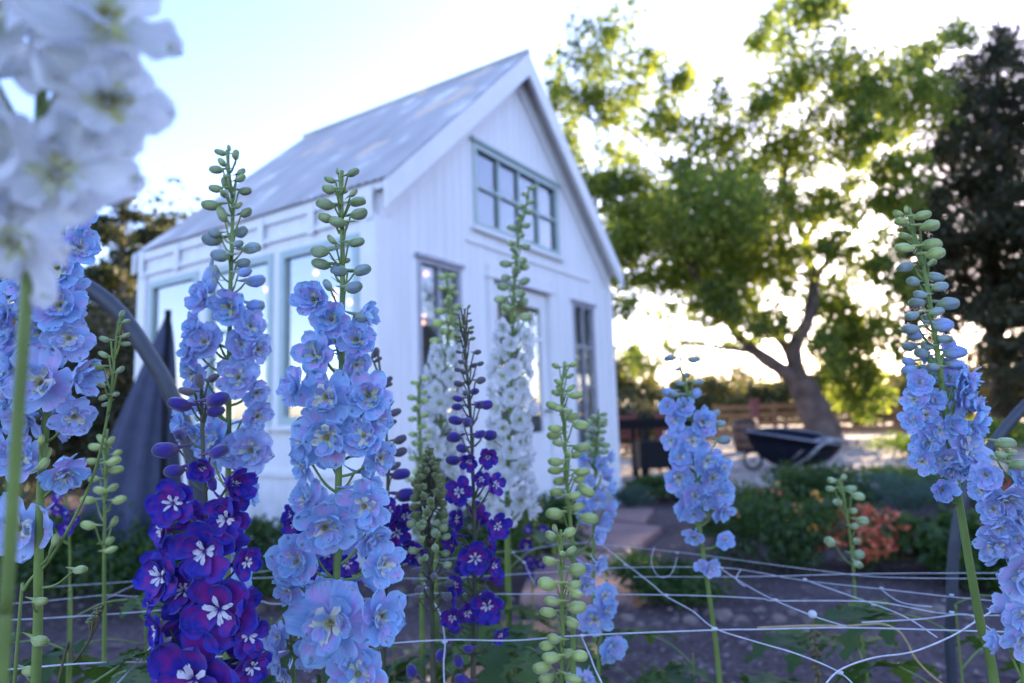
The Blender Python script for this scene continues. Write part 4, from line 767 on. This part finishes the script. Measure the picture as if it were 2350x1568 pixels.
# big cottonwood
t=empty('cottonwood_tree',G(1885,1040)); 
base=P(1885,1000,TD); base.z=0; t.location=base; tag(t,'large leafy cottonwood with leaning forked trunk, sun shining through its crown','tree','trees')
mb=MB(); o=base
def TP(x,y,d=TD): return P(x,y,d)-o
limb(mb,[Vector((0.15,0,-.1)),TP(1888,990),TP(1862,925),TP(1835,870)],.60,.36,M['bark'],16)
limb(mb,[TP(1842,885),TP(1795,850),TP(1735,808),TP(1690,765),TP(1650,700,19.5),TP(1600,640,19),TP(1540,560,18.5)],.27,.06,M['bark'])
limb(mb,[TP(1835,872),TP(1822,800),TP(1856,730),TP(1868,640,20.5),TP(1850,560,21),TP(1880,500,21),TP(1925,440,21)],.27,.06,M['bark'])
limb(mb,[TP(1838,880),TP(1800,790,20.5),TP(1745,730,21),TP(1700,640,21),TP(1710,500,21),TP(1760,330,21),TP(1790,160,21)],.19,.04,M['bark'])
limb(mb,[TP(1600,640,19),TP(1580,540,19),TP(1560,420,19),TP(1490,340,19),TP(1430,290,19)],.11,.03,M['bark'],8)
limb(mb,[TP(1560,420,19),TP(1600,300,19),TP(1640,200,19)],.08,.02,M['bark'],8)
limb(mb,[TP(1868,640,20.5),TP(1930,560,20),TP(2010,450,20),TP(2060,300,20)],.12,.03,M['bark'],8)
limb(mb,[TP(1850,560,21),TP(1800,400,21),TP(1860,250,21),TP(1870,80,21)],.10,.03,M['bark'],8)
limb(mb,[TP(1735,808),TP(1600,790,19),TP(1480,770,18.5)],.09,.02,M['bark'],8)
mb.build('trunk',t,True)
crown=[(1330,110,55,55,0.39),(1415,95,65,60,0.55),(1465,150,60,55,0.66),(1540,180,55,60,0.77),(1320,235,70,45,0.99),(1410,250,85,55,0.88),(1530,290,80,55,0.88),(1300,330,55,55,0.99),(1290,210,45,60,0.66),(1275,140,35,40,0.39),(1380,170,50,60,0.55),(1440,30,40,30,0.33),(1860,0,90,30,0.66),(1390,430,60,60,0.99),(1400,600,60,60,0.99),(1440,780,40,50,0.44),(1680,410,70,60,0.99),(1330,410,60,55,0.88),(1400,345,70,40,0.55),(1460,400,60,45,0.77),
(1760,80,55,75,0.88),(1860,50,85,70,0.66),(1835,180,100,85,0.88),(1745,220,50,60,0.66),(1650,200,35,40,0.50),(1640,300,75,65,0.83),(1930,250,70,60,0.94),(1750,340,115,65,0.94),(1880,345,100,65,0.88),(1990,300,60,50,1.02),(2010,200,60,50,0.85),(1950,150,60,50,0.68),(2030,470,60,50,0.85),(1590,380,70,45,0.77),
(2085,140,75,55,0.85),(2180,110,65,50,1.02),(2050,270,75,60,0.77),(2120,250,75,70,0.94),(2015,380,65,55,0.85),(2085,400,55,55,0.68),(1960,400,50,50,0.85),
(1450,470,80,55,1.32),(1510,500,105,70,1.65),(1630,500,140,90,1.76),(1430,560,75,60,1.43),(1760,480,100,75,1.32),(1880,465,75,50,0.88),(1590,610,150,80,1.65),(1720,610,105,85,1.43),(1470,650,90,45,0.99),(1425,700,50,35,0.66),(1560,720,110,40,0.66),(1700,715,90,60,1.10),(1800,600,55,90,0.99),
(1950,500,55,50,0.59),(1965,620,60,55,0.59),(1900,700,75,70,1.53),(1955,770,85,75,1.70),(1925,870,60,65,1.70),(1860,930,30,30,0.33),(2010,620,50,50,0.68),(1960,935,28,42,1.36),(1890,790,50,50,0.66),(2020,700,45,55,0.59),(1780,760,50,45,0.55),(1620,800,110,35,0.50),(1530,800,60,30,0.39),(2000,860,40,50,0.68),(1640,690,60,60,1.10),(2040,560,50,60,.6),(2060,660,50,50,.6),(1990,900,60,45,.9),(1900,560,50,60,.9),(2060,800,40,60,.6),(2090,200,60,60,.8),(1480,850,40,40,.4)]
rg=np.random.default_rng(3); pts=[]
for x,y,rx,ry,de in crown:
    d=TD+rg.uniform(-2.2,2.2); c=np.array(P(x,y,d)); k=d/FPX; R_=(rx*k*1.1,max(rx,ry)*k*(1.3 if de<1 else 1.6),ry*k*1.1)
    n=int(de*rx*ry*.36); pts.append(clumpy(c,R_,n,rg,sub=max(7,int(rx*ry/260)),sr=.46))
pts=np.concatenate(pts); print('crown leaves',len(pts))
cloud('crown',pts,.145,M['lf_tree'],t,.72,o,1)
# dark conifer at the right: branches in drooping sprays
def conifer(label,x,d,top,width,h,n,mat,seed,size=.16,group='conifers',skirt=.06,dens=1.):
    b=P(x,900,d); b.z=0; t=empty('conifer',b); tag(t,label,'tree',group)
    mb=MB(); limb(mb,[Vector((0,0,-.1)),Vector((.05,0,h*.5)),Vector((0,.05,h*.97))],.022*h+.05,.02,M['bark'],10)
    rg=np.random.default_rng(seed); pts=[]; nb=int(h*9)
    for i in range(nb):
        z=h*(skirt+(1-skirt)*(i+.5)/nb); f=(1-z/h); L=width*(f**.75+.06)*rg.uniform(.65,1.12); a=rg.uniform(0,6.283)
        dr=np.array([math.cos(a),math.sin(a),.0]); m_=int(n/nb*(.4+1.6*f)*dens); u=rg.random(m_)**.6
        c=np.outer(u*L,dr); c[:,2]+=z-.22*u*L+.25*(u**3)*L*.5
        sp=.10+.24*L*np.sin(np.clip(u,0,1)*2.6)*.5; c+=rg.normal(size=(m_,3))*np.stack([sp,sp,sp*.35],1); pts.append(c)
        if i%3==0: mb.tube([Vector((0,0,z)),Vector((dr[0]*L*.8,dr[1]*L*.8,z-.12*L))],[.035,.008],5,M['bark'])
    mb.build('trunk',t,True); cloud('crown',np.concatenate(pts),size,mat,t,.32,(0,0,0),seed,up=.1)
    return t
t=empty('pine',(P(2290,900,23).x,P(2290,900,23).y,0)); tag(t,'very tall broad dark pine behind the right delphinium, hiding the sun','tree','conifers'); o=t.location.copy()
mb=MB(); limb(mb,[Vector((0,0,-.1)),Vector((.3,0,6)),P(2290,120,23)-o],.42,.06,M['bark'],12)
pine=[(2300,85,35,35),(2290,120,55,45),(2250,170,90,60),(2330,200,80,80),(2210,250,80,60),(2300,300,130,80),(2180,330,70,60),(2230,400,120,80),(2350,420,120,90),(2200,480,110,60),(2130,470,60,50),(2300,540,150,80),(2170,570,110,60),(2230,640,150,70),(2120,640,60,55),(2350,680,150,90),(2180,730,120,70),(2360,800,120,60),(2095,560,45,60),(2085,480,40,40),(2090,660,40,50),(2450,300,120,120),(2480,520,150,120),(2520,700,130,80)]
rg=np.random.default_rng(5); pts=[]
for x,y,rx,ry in pine:
    for _ in range(2):
        d=23+rg.uniform(-2.4,2.4); c=np.array(P(x,y,d)); k=d/FPX; pts.append(clumpy(c,(rx*k*1.1,rx*k*1.2,ry*k*1.05),int(rx*ry*.19),rg,sub=int(rx*ry/300)+5,sr=.34))
    e_=P(x,y+20,23)-o; mb.tube([Vector((.2,0,max(.5,e_.z-1.2))),e_],[.09,.02],5,M['bark'])
mb.build('trunk',t,True); cloud('crown',np.concatenate(pts),.24,M['lf_con'],t,.34,tuple(o),21,up=.1)
for i_,(az,d_,h_) in enumerate(((56,24,5),(62,24,5),(76,26,5))):  # unseen conifers added to temper pane reflections and side glow on the wall
    q_=(math.sin(R(az))*d_,math.cos(R(az))*d_); cx=1175+FPX*q_[0]/q_[1]; conifer(('unseen conifer added outside the right edge for reflections, nearest the dark pine','unseen conifer added outside the right edge for reflections, second from the dark pine','unseen conifer added outside the right edge for reflections, farthest round from the pine')[i_],cx,q_[1],0,3.4,h_,16000,M['lf_con'],90+i_,.3,skirt=.03)
conifer('dark conifer at the right edge, nearer than the tallest one',2560,19,200,3.6,12.0,30000,M['lf_con'],22,.25,skirt=.03)
conifer('dark conifer beyond the right edge, set behind the others',2780,27,200,4.6,14.5,24000,M['lf_con'],23,.32,skirt=.03)
conifer('golden lit conifer at the left behind the white blurred petals',262,13.,330,1.5,6.1,26000,M['lf_conl'],25,.12,skirt=.03)
conifer('dark conifer behind the pipe hoop at the far left',90,14.,300,2.2,6.0,22000,M['lf_conl'],26,.14,skirt=.03)
conifer('conifer just left of the corner of the white house',345,15,560,2.4,5.8,30000,M['lf_conl'],27,.15,skirt=.03)
# round shrubs
def bush(name,label,c,r,h,n,mat,size,seed,group='shrubs in the garden beds',cat='shrub',flowers=None,asp=.5,sub=14,droop=False):
    c=Vector((c[0],c[1],0)); t=empty(name,c); tag(t,label,cat,group); rg=np.random.default_rng(seed)
    a=clumpy((0,0,h*.52),(r,r,h*.5),n,rg,sub=sub,sr=.40); a=a[a[:,2]>.02]; cloud('foliage',a,size,mat,t,asp,(0,0,0),seed)
    mb=MB()
    for i in range(7): q=a[rg.integers(len(a))]; mb.tube(spline([Vector((q[0]*.1,q[1]*.1,-.02)),Vector((q[0]*.5,q[1]*.5,q[2]*.5)),Vector(q)],3),[.012]*3+[.008]*3+[.004],5,M['stem_dk'])
    mb.build('stem',t,True)
    if flowers:
        fm,fn,fs=flowers; 
        k=a[np.argsort(-(a[:,2]+np.abs(rg.normal(size=len(a)))*h*.25))][:fn*3:3]; cloud('blossom',np.repeat(k,9,0)+rg.normal(size=(len(k)*9,3))*fs*.5,fs,fm,t,.8,(0,0,0),seed+1)
    return t
def gp(x,y): q=G(x,y); return (q.x,q.y)
bush('shrub','dark green rounded shrub in front of the red stone slab, nearest shrub in the middle',gp(1540,1385),.27,.27,4200,M['lf_bush'],.035,40)
bush('shrub','dark shrub with a few orange blooms right of the blurred light blue delphinium',(1.62,4.35),.50,.50,5200,M['lf_bush'],.04,41,flowers=(M['orange'],7,.03))
bush('shrub','rounded deep green shrub in front of the wheelbarrow',(2.62,6.1),.45,.50,5200,M['lf_bush'],.05,42)
bush('shrub','shrub with sunlit lime tips left of the wheelbarrow leg',(1.95,5.6),.45,.42,5200,M['lf_bush'],.045,43,flowers=(M['coral'],8,.03))
bush('shrub','blue green feathery shrub behind the orange flowers',(3.25,6.0),.55,.42,6000,M['lf_blue'],.05,44,asp=.15)
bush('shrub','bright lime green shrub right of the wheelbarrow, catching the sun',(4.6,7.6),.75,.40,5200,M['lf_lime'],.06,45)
bush('shrub','dark green shrub with red blooms behind the right delphinium stem',(4.35,6.3),.55,.38,5200,M['lf_bush'],.05,46,flowers=(M['redp'],20,.045))
bush('shrub','large dark leafy shrub at the lower right beyond the net',(2.62,3.9),.45,.36,5200,M['lf_bush'],.07,47)
bush('shrub','dark shrub at the right edge below the pipe hoop',(3.5,4.4),.5,.38,5200,M['lf_bush'],.06,48,flowers=(M['redp'],8,.045))
bush('shrub','low dark green shrub by the right corner of the white house',(1.75,8.0),.55,.28,4200,M['lf_bush'],.05,49)
bush('shrub','low grey green tuft against the right corner of the white house',(1.2,7.2),.22,.28,3200,M['lf_blue'],.05,50,asp=.14)
bush('shrub','dark shrub beneath the side windows of the white house, left of the central spike',(-1.4,3.9),.36,.44,5200,M['lf_bush'],.04,51)
bush('shrub','dark shrub between slate cover and violet delphinium',(-2.0,4.0),.48,.46,4200,M['lf_bush'],.045,52)
bush('shrub','dark shrub at the foot of the slate cloth cover',(-2.75,4.2),.50,.52,4200,M['lf_bush'],.045,53)
bush('shrub','dark shrub at the left edge behind the lilac blue delphinium',(-3.7,4.6),.60,.72,4200,M['lf_bush'],.05,54)
bush('shrub','leafy dark shrub under the front wall between the violet and white delphiniums',(-.25,4.1),.38,.42,4200,M['lf_bush'],.045,55)
bush('shrub','leafy shrub under the tallest white delphinium before the door',(.2,5.0),.40,.40,3600,M['lf_bush'],.045,56)
bush('flowering_plant','orange coral flowering plant behind the white budding stalk',(2.12,4.28),.30,.34,2600,M['lf_bush'],.035,57,flowers=(M['coral'],420,.03),cat='flowers')
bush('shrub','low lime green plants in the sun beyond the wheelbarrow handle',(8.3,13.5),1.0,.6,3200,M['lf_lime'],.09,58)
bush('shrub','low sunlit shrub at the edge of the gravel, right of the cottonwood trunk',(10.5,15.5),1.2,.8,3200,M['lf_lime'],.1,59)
bush('shrub','broad dark hedge shrub behind the black table',(2.6,17),2.0,1.7,6000,M['lf_con'],.14,60)
bush('shrub','broad dark hedge shrub far left behind the hoop',(-6.2,8.5),1.3,2.6,9000,M['lf_con'],.11,61)
bush('shrub','dark tall shrub beside the left end of the house',(-4.7,8.6),.9,2.4,8000,M['lf_con'],.10,62)
bush('shrub','dark tall shrub at the left edge beyond the beds',(-8.2,9.5),1.5,3.0,8000,M['lf_con'],.12,63)
# far trees and hedges behind the fence
for i,(x,d,r,h) in enumerate([(1450,34,2.2,4.2),(1530,42,3,3.0),(1600,38,2.6,3.4),(1665,46,3,4.6),(1730,44,3,3.4),(1800,40,2.4,3.6),(1960,42,3,2.9),(2050,38,2.6,2.7),(2120,48,3.6,3.2),(1400,48,4,6.5),(40,32,3,7.0),(-180,30,3,8),(420,34,2.4,6.6),(1870,50,3.5,4.4),(2300,36,3.6,4.),(2480,36,3.6,5.),(2090,46,3.2,4.4),(2200,44,3.4,4.6),(400,20,2.0,7.3),(300,17,1.8,5.4)]):
    b=P(x,950,d); lab=['olive green far tree, number of crowns merging behind the fence'][0]
    lab={0:'far olive tree just right of the white house corner',1:'low far shrub behind the black table, in haze of light',2:'far olive shrub above the blurred light blue delphinium',3:'taller far olive tree left of the cottonwood limb',4:'far shrub under the cottonwood limb',5:'far shrub left of the cottonwood trunk above the barrel',6:'far shrub right of the cottonwood trunk',7:'far tree before the dark conifers, lit from behind',8:'far tree partly behind the small dark conifer',9:'farthest tall tree behind the right house corner',10:'far tree at the left edge behind the hedge',11:'far tree beyond the left edge',12:'far round tree rising over the left end of the roof',13:'far tree right behind the cottonwood trunk',14:'far tree behind the lower right conifer',15:'far tree at the right edge',16:'far dark tree under the left skirt of the pine',17:'far dark tree seen below the pine boughs',18:'leafy tree whose top rises just above the left end of the roof',19:'dark leafy tree behind the left house corner'}[i]
    t=empty('far_tree',(b.x,b.y,0)); tag(t,lab,'tree','far trees'); rg=np.random.default_rng(80+i)
    a=clumpy((0,0,h*.55),(r,r,h*.5),5200,rg,sub=22,sr=.33); a=a[a[:,2]>.1]; cloud('crown',a,.26,M['lf_far'] if i not in (10,11,16,17,18,19) else M['lf_conl'],t,.6,(0,0,0),80+i)
    mb=MB(); limb(mb,[Vector((0,0,-.1)),Vector((.1,0,h*.4)),Vector((0,0,h*.85))],.16,.04,M['bark'],8); mb.build('trunk',t,True)
t=empty('far_tree',(24,18,0)); tag(t,'unseen broad leafy tree added beyond the right side for the front pane reflections','tree','far trees'); rg=np.random.default_rng(300)  # unseen tree, added so the gable and front panes mirror broken foliage
a=np.concatenate([clumpy((rg.uniform(-4,4),rg.uniform(-4,4),rg.uniform(4,11)),(2.2,2.2,1.8),700,rg,sub=10,sr=.4) for _ in range(16)]); cloud('crown',a,.30,M['lf_tree'],t,.7,(0,0,0),300)
mb=MB(); limb(mb,[Vector((0,0,-.1)),Vector((.3,0,4)),Vector((0,0,9))],.4,.08,M['bark'],8); mb.build('trunk',t,True)
# ------------------------------------------------------------------ stones
def rock(name,label,c,s,mat,seed,group=None,cat='stone'):
    import bmesh
    bm=bmesh.new(); bmesh.ops.create_icosphere(bm,subdivisions=3,radius=1)
    for v in bm.verts:
        k=1+.22*noise.noise(v.co*1.3+Vector((seed,0,0))); v.co=Vector((v.co.x*s[0]*k,v.co.y*s[1]*k,v.co.z*s[2]*k))
    me=bpy.data.meshes.new(name); bm.to_mesh(me); bm.free(); me.materials.append(mat); me.polygons.foreach_set('use_smooth',[True]*len(me.polygons))
    o=link(name,me); o.location=(c[0],c[1],s[2]*.35); o.rotation_euler=(0,0,seed*1.3); return tag(o,label,cat,group)
rg=random.Random(9); k=0
for x0,x1,y in ((1440,2260,1425),(560,980,1385)):
    x=x0
    while x<x1:
        q=G(x,y-(x-x0)*.02+rg.uniform(-16,16)); s=rg.uniform(.022,.055)
        rock('river_stone','pale rounded river stone in the loose row edging the bed',(q.x,q.y),(s*1.2,s*.9,s*.65),M['stone'],k,'river stones edging the bed'); k+=1; x+=rg.uniform(26,52)
def slab(label,pts,h,seed):
    q=[G(x,y) for x,y in pts]; c=sum(q,Vector())/len(q); e=MB(); n=len(q); mb=MB(); V=[]
    ring=[]
    for i in range(n):
        for j in range(5): ring.append(q[i].lerp(q[(i+1)%n],j/5)-c+Vector((noise.noise((i,j*.7,seed))*.03,noise.noise((j,i*.9,seed))*.03,0)))
    m_=len(ring)
    for z,s_ in ((-.02,1),(h-.012,1),(h,.985)): V+=[(p.x*s_,p.y*s_,z) for p in ring]
    f=[(k_*m_+i,k_*m_+(i+1)%m_,(k_+1)*m_+(i+1)%m_,(k_+1)*m_+i) for k_ in range(2) for i in range(m_)]; f.append(tuple(2*m_+i for i in range(m_)))
    mb.add(V,f,None,M['slab']); o=mb.build('stone_slab'); o.location=(c.x,c.y,0); tag(o,label,'paving slab','red stone slabs of the path')
slab('red sandstone slab nearest in the path, left of the dark round shrub',[(1195,1392),(1455,1392),(1440,1290),(1240,1285)],.06,1)
slab('red sandstone slab in the middle of the path below the house corner',[(1240,1278),(1450,1282),(1520,1225),(1330,1205)],.06,2)
slab('red sandstone slab beyond the orange flowers at the right',[(2010,1290),(2180,1290),(2160,1240),(2010,1236)],.06,3)
slab('long red sandstone slab beside the house front, farthest in the path',[(1330,1200),(1480,1212),(1500,1180),(1400,1172)],.05,4)
# ------------------------------------------------------------------ wheelbarrow
wbc=G(1835,1085,0); wb=empty('wheelbarrow',(4.75,11.4,0),R(0)); tag(wb,'black wheelbarrow with dark blue tray and grey tube handles, on the gravel before the cottonwood','wheelbarrow')
W0=Vector((4.75,11.4,0))
def wp(x,y,d): return P(x,y,d)-W0
rim=[wp(1712,990,11.3),wp(1800,1003,10.9),wp(1900,1018,10.75),wp(1935,1018,10.9),wp(1900,1003,11.5),wp(1850,990,11.9),wp(1770,982,11.9)]
rim=spline(rim+[rim[0]],4)[:-1]; c0=sum(rim,Vector())/len(rim); c1=wp(1835,1068,11.3)
mb=MB(); V=[];n=len(rim)
for k_,t_ in enumerate((0,.0,.35,.7,.93,1.0)):
    sc=(1.04,1.0,.90,.72,.50,.30)[k_]
    for p_ in rim:
        z=c0.z+(p_.z-c0.z)*(1-t_)*1+ (c1.z-c0.z)*t_; V.append(Vector((c0.x+(p_.x-c0.x)*sc+(c1.x-c0.x)*t_,c0.y+(p_.y-c0.y)*sc+(c1.y-c0.y)*t_,z-(.02 if k_==0 else 0))))
f=[(k_*n+i,k_*n+(i+1)%n,(k_+1)*n+(i+1)%n,(k_+1)*n+i) for k_ in range(5) for i in range(n)]+[tuple(5*n+i for i in range(n))]
mb.add(V,f,None,M['barrow']); tray=mb.build('tray',wb,True); sm=tray.modifiers.new('t','SOLIDIFY'); sm.thickness=.012
mb=MB(); mb.tube(list(rim)+[rim[0]],.014,8,M['galv']); mb.build('rim',tray,True)
for dy in (0,.5):
    off=Vector((0.05*dy,dy,0)); mb=MB()
    mb.tube(spline([wp(1966,1016,10.3)+off,wp(1920,1010,10.3)+off,wp(1885,1022,10.35)+off,wp(1852,1052,10.45)+off,wp(1790,1085,11.1)+off*.7,wp(1750,1080,11.3)+off*.3],6),.024,8,M['galv']); mb.build('handle',wb,True)
    mb=MB(); a=wp(1858,1050,10.85)+off; mb.tube(spline([a,Vector((a.x+.02,a.y,.25)),Vector((a.x-.12,a.y,.02)),Vector((a.x-.3,a.y,.02)),Vector((a.x-.42,a.y,.4))],5),.013,7,M['blackm']); mb.build('leg',wb,True)
    mb=MB(); a=wp(1968,1016,10.3)+off; b=wp(1940,1012,10.3)+off; mb.tube([a,b],.024,8,M['rubber']); mb.build('grip',wb,True)
wc=Vector((wp(1737,1060,11.3).x,.25,.20)); mb=MB(); ring=[wc+Vector((.15*math.cos(a),0,.15*math.sin(a))) for a in np.linspace(0,2*math.pi,25)]; mb.tube(ring,.026,10,M['rubber'],cap=False); whl=mb.build('wheel',wb,True)
mb=MB(); mb.tube([wc+Vector((0,-.03,0)),wc+Vector((0,.03,0))],.035,16,M['galv']); mb.tube([wc+Vector((0,-.12,0)),wc+Vector((0,.12,0))],.012,8,M['galv']); mb.build('rim',whl,True)
# ------------------------------------------------------------------ black table, red chairs, black box, barrel, fence
def furn(name,label,cat,loc,rz,parts,group=None):
    e=empty(name,loc,rz); tag(e,label,cat,group)
    for nm,mat,boxes in parts:
        mb=MB()
        for a,b in boxes: mb.box(a,b,mat)
        o=mb.build(nm,e); bv=o.modifiers.new('b','BEVEL'); bv.width=.006; bv.segments=2
    return e
tb=furn('garden_table','long black table on the gravel just right of the white house','table',(1.95,10.9,0),R(4),[('table_top',M['blackm'],[((-.85,-.45,.88),(.85,.45,.95))]),('apron',M['blackm'],[((-.78,-.40,.79),(.78,-.36,.879))])]+[('leg',M['blackm'],[((x,y,0),(x+.07,y+.07,.788))]) for x in (-.80,-.02,.73) for y in (-.42,.33)])
furn('planter_box','black square box on legs under the right end of the black table','box',(2.08,10.15,0),R(3),[('box',M['blackm'],[((-.28,-.2,.22),(.28,.2,.62))])]+[('leg',M['blackm'],[((x,y,0),(x+.05,y+.05,.219))]) for x in (-.28,.23) for y in (-.2,.15)])
def chair(x,y,rz,lab):
    furn('garden_chair',lab,'chair',(x,y,0),rz,[('seat',M['redwood'],[((-.22,-.22,.44),(.22,.22,.48))]),('backrest',M['redwood'],[((-.22,.20,.60+i*.11),(.22,.225,.68+i*.11)) for i in range(4)])]+[('leg',M['redwood'],[((a,b,0),(a+.045,b+.045,h))]) for a,b,h in ((-.24,-.22,.439),(.195,-.22,.439))]+[('rear_leg',M['redwood'],[((a,.226,0),(a+.045,.27,1.08))]) for a in (-.24,.195)],'red wooden chairs at the black table')
chair(1.95,12.0,0,'red wooden slatted chair behind the black table, nearest the house'); chair(2.75,12.1,R(-8),'red wooden slatted chair behind the black table, farther from the house')
# barrel
bq=P(1712,1000,17.5); e=empty('barrel',(bq.x,bq.y,0)); tag(e,'brown wooden barrel on the gravel left of the wheelbarrow','barrel')
def lathe(mb,prof,n,mat): mb.tube([(0,0,z) for r_,z in prof],[r_ for r_,z in prof],n,mat)
mb=MB(); lathe(mb,[(.27,0),(.31,.18),(.335,.42),(.31,.66),(.27,.85)],20,M['wood']); mb.build('staves',e,True)
for z,r_ in ((.08,.297),(.28,.333),(.56,.333),(.77,.297)):
    mb=MB(); lathe(mb,[(r_,z),(r_,z+.04)],24,M['blackm']); mb.build('hoop',e,True)
bq=P(1733,960,18.2); e=empty('gate_post',(bq.x,bq.y,0)); tag(e,'red brown square post standing behind the barrel','post')
mb=MB(); mb.box((-.09,-.09,-.02),(.09,.09,1.35),M['redwood']); mb.box((-.12,-.12,1.351),(.12,.12,1.40),M['redwood']); mb.build('post',e)
fy=25.5
fa=Vector((7.5,fy,0)); fb=Vector((24,fy-3,0)); e=empty('rail_fence',fa,math.atan2(fb.y-fa.y,fb.x-fa.x)); tag(e,'brown wooden rail fence running behind the cottonwood','fence'); Lf=(fb-fa).length
for i in range(9):
    mb=MB(); x=Lf*i/8; mb.box((x-.07,-.07,-.05),(x+.07,.07,1.42),M['fence']); mb.build('post',e)
for z in (.25,.55,.85,1.15):
    mb=MB(); mb.box((0,-.105,z),(Lf,-.072,z+.2),M['fence']); mb.build('rail',e)
fa=Vector((-2,27,0)); fb=Vector((7.2,25.6,0)); e=empty('rail_fence',fa,math.atan2(fb.y-fa.y,fb.x-fa.x)); tag(e,'low dark rail fence far behind the black table','fence'); Lf=(fb-fa).length
for i in range(5):
    mb=MB(); x=Lf*i/4; mb.box((x-.07,-.07,-.05),(x+.07,.07,1.2),M['fence']); mb.build('post',e)
for z in (.4,.9):
    mb=MB(); mb.box((0,-.105,z),(Lf,-.072,z+.14),M['fence']); mb.build('rail',e)
# slate cloth cover, closed parasol shape with folds
CD=4.2; cb=P(300,1180,CD); cb.z=0; e=empty('cloth_cover',cb); tag(e,'tall pointed slate grey cloth cover by the left end of the house','cloth cover')
rows=[(712,385,388),(760,366,397),(830,333,399),(900,305,400),(980,274,402),(1060,246,404),(1140,222,408),(1230,196,414),(1300,180,420)]
mb=MB(); V=[]; n=72
for y,xa,xb in rows:
    a=P(xa,y,CD)-cb; b=P(xb,y,CD)-cb; c=(a+b)/2; r_=(b-a).length/2
    for j in range(n):
        t_=2*math.pi*j/n; k=1+.13*math.sin(9*t_)*min(1,r_*6)+.05*math.sin(4*t_+y*.01); V.append(Vector((c.x+r_*k*math.cos(t_),c.y+min(r_,.34)*.8*k*math.sin(t_),c.z)))
f=[(i*n+j,(i+1)*n+j,(i+1)*n+(j+1)%n,i*n+(j+1)%n) for i in range(len(rows)-1) for j in range(n)]+[tuple(range(n))]
mb.add(V,f,None,M['cloth']); o=mb.build('cloth',e,True); sb=o.modifiers.new('s','SUBSURF'); sb.levels=1; sb.render_levels=2
tp=P(386,712,CD)-cb; mb=MB(); mb.tube([Vector((tp.x,tp.y,0)),tp],.02,8,M['blackm']); mb.build('pole',e,True)
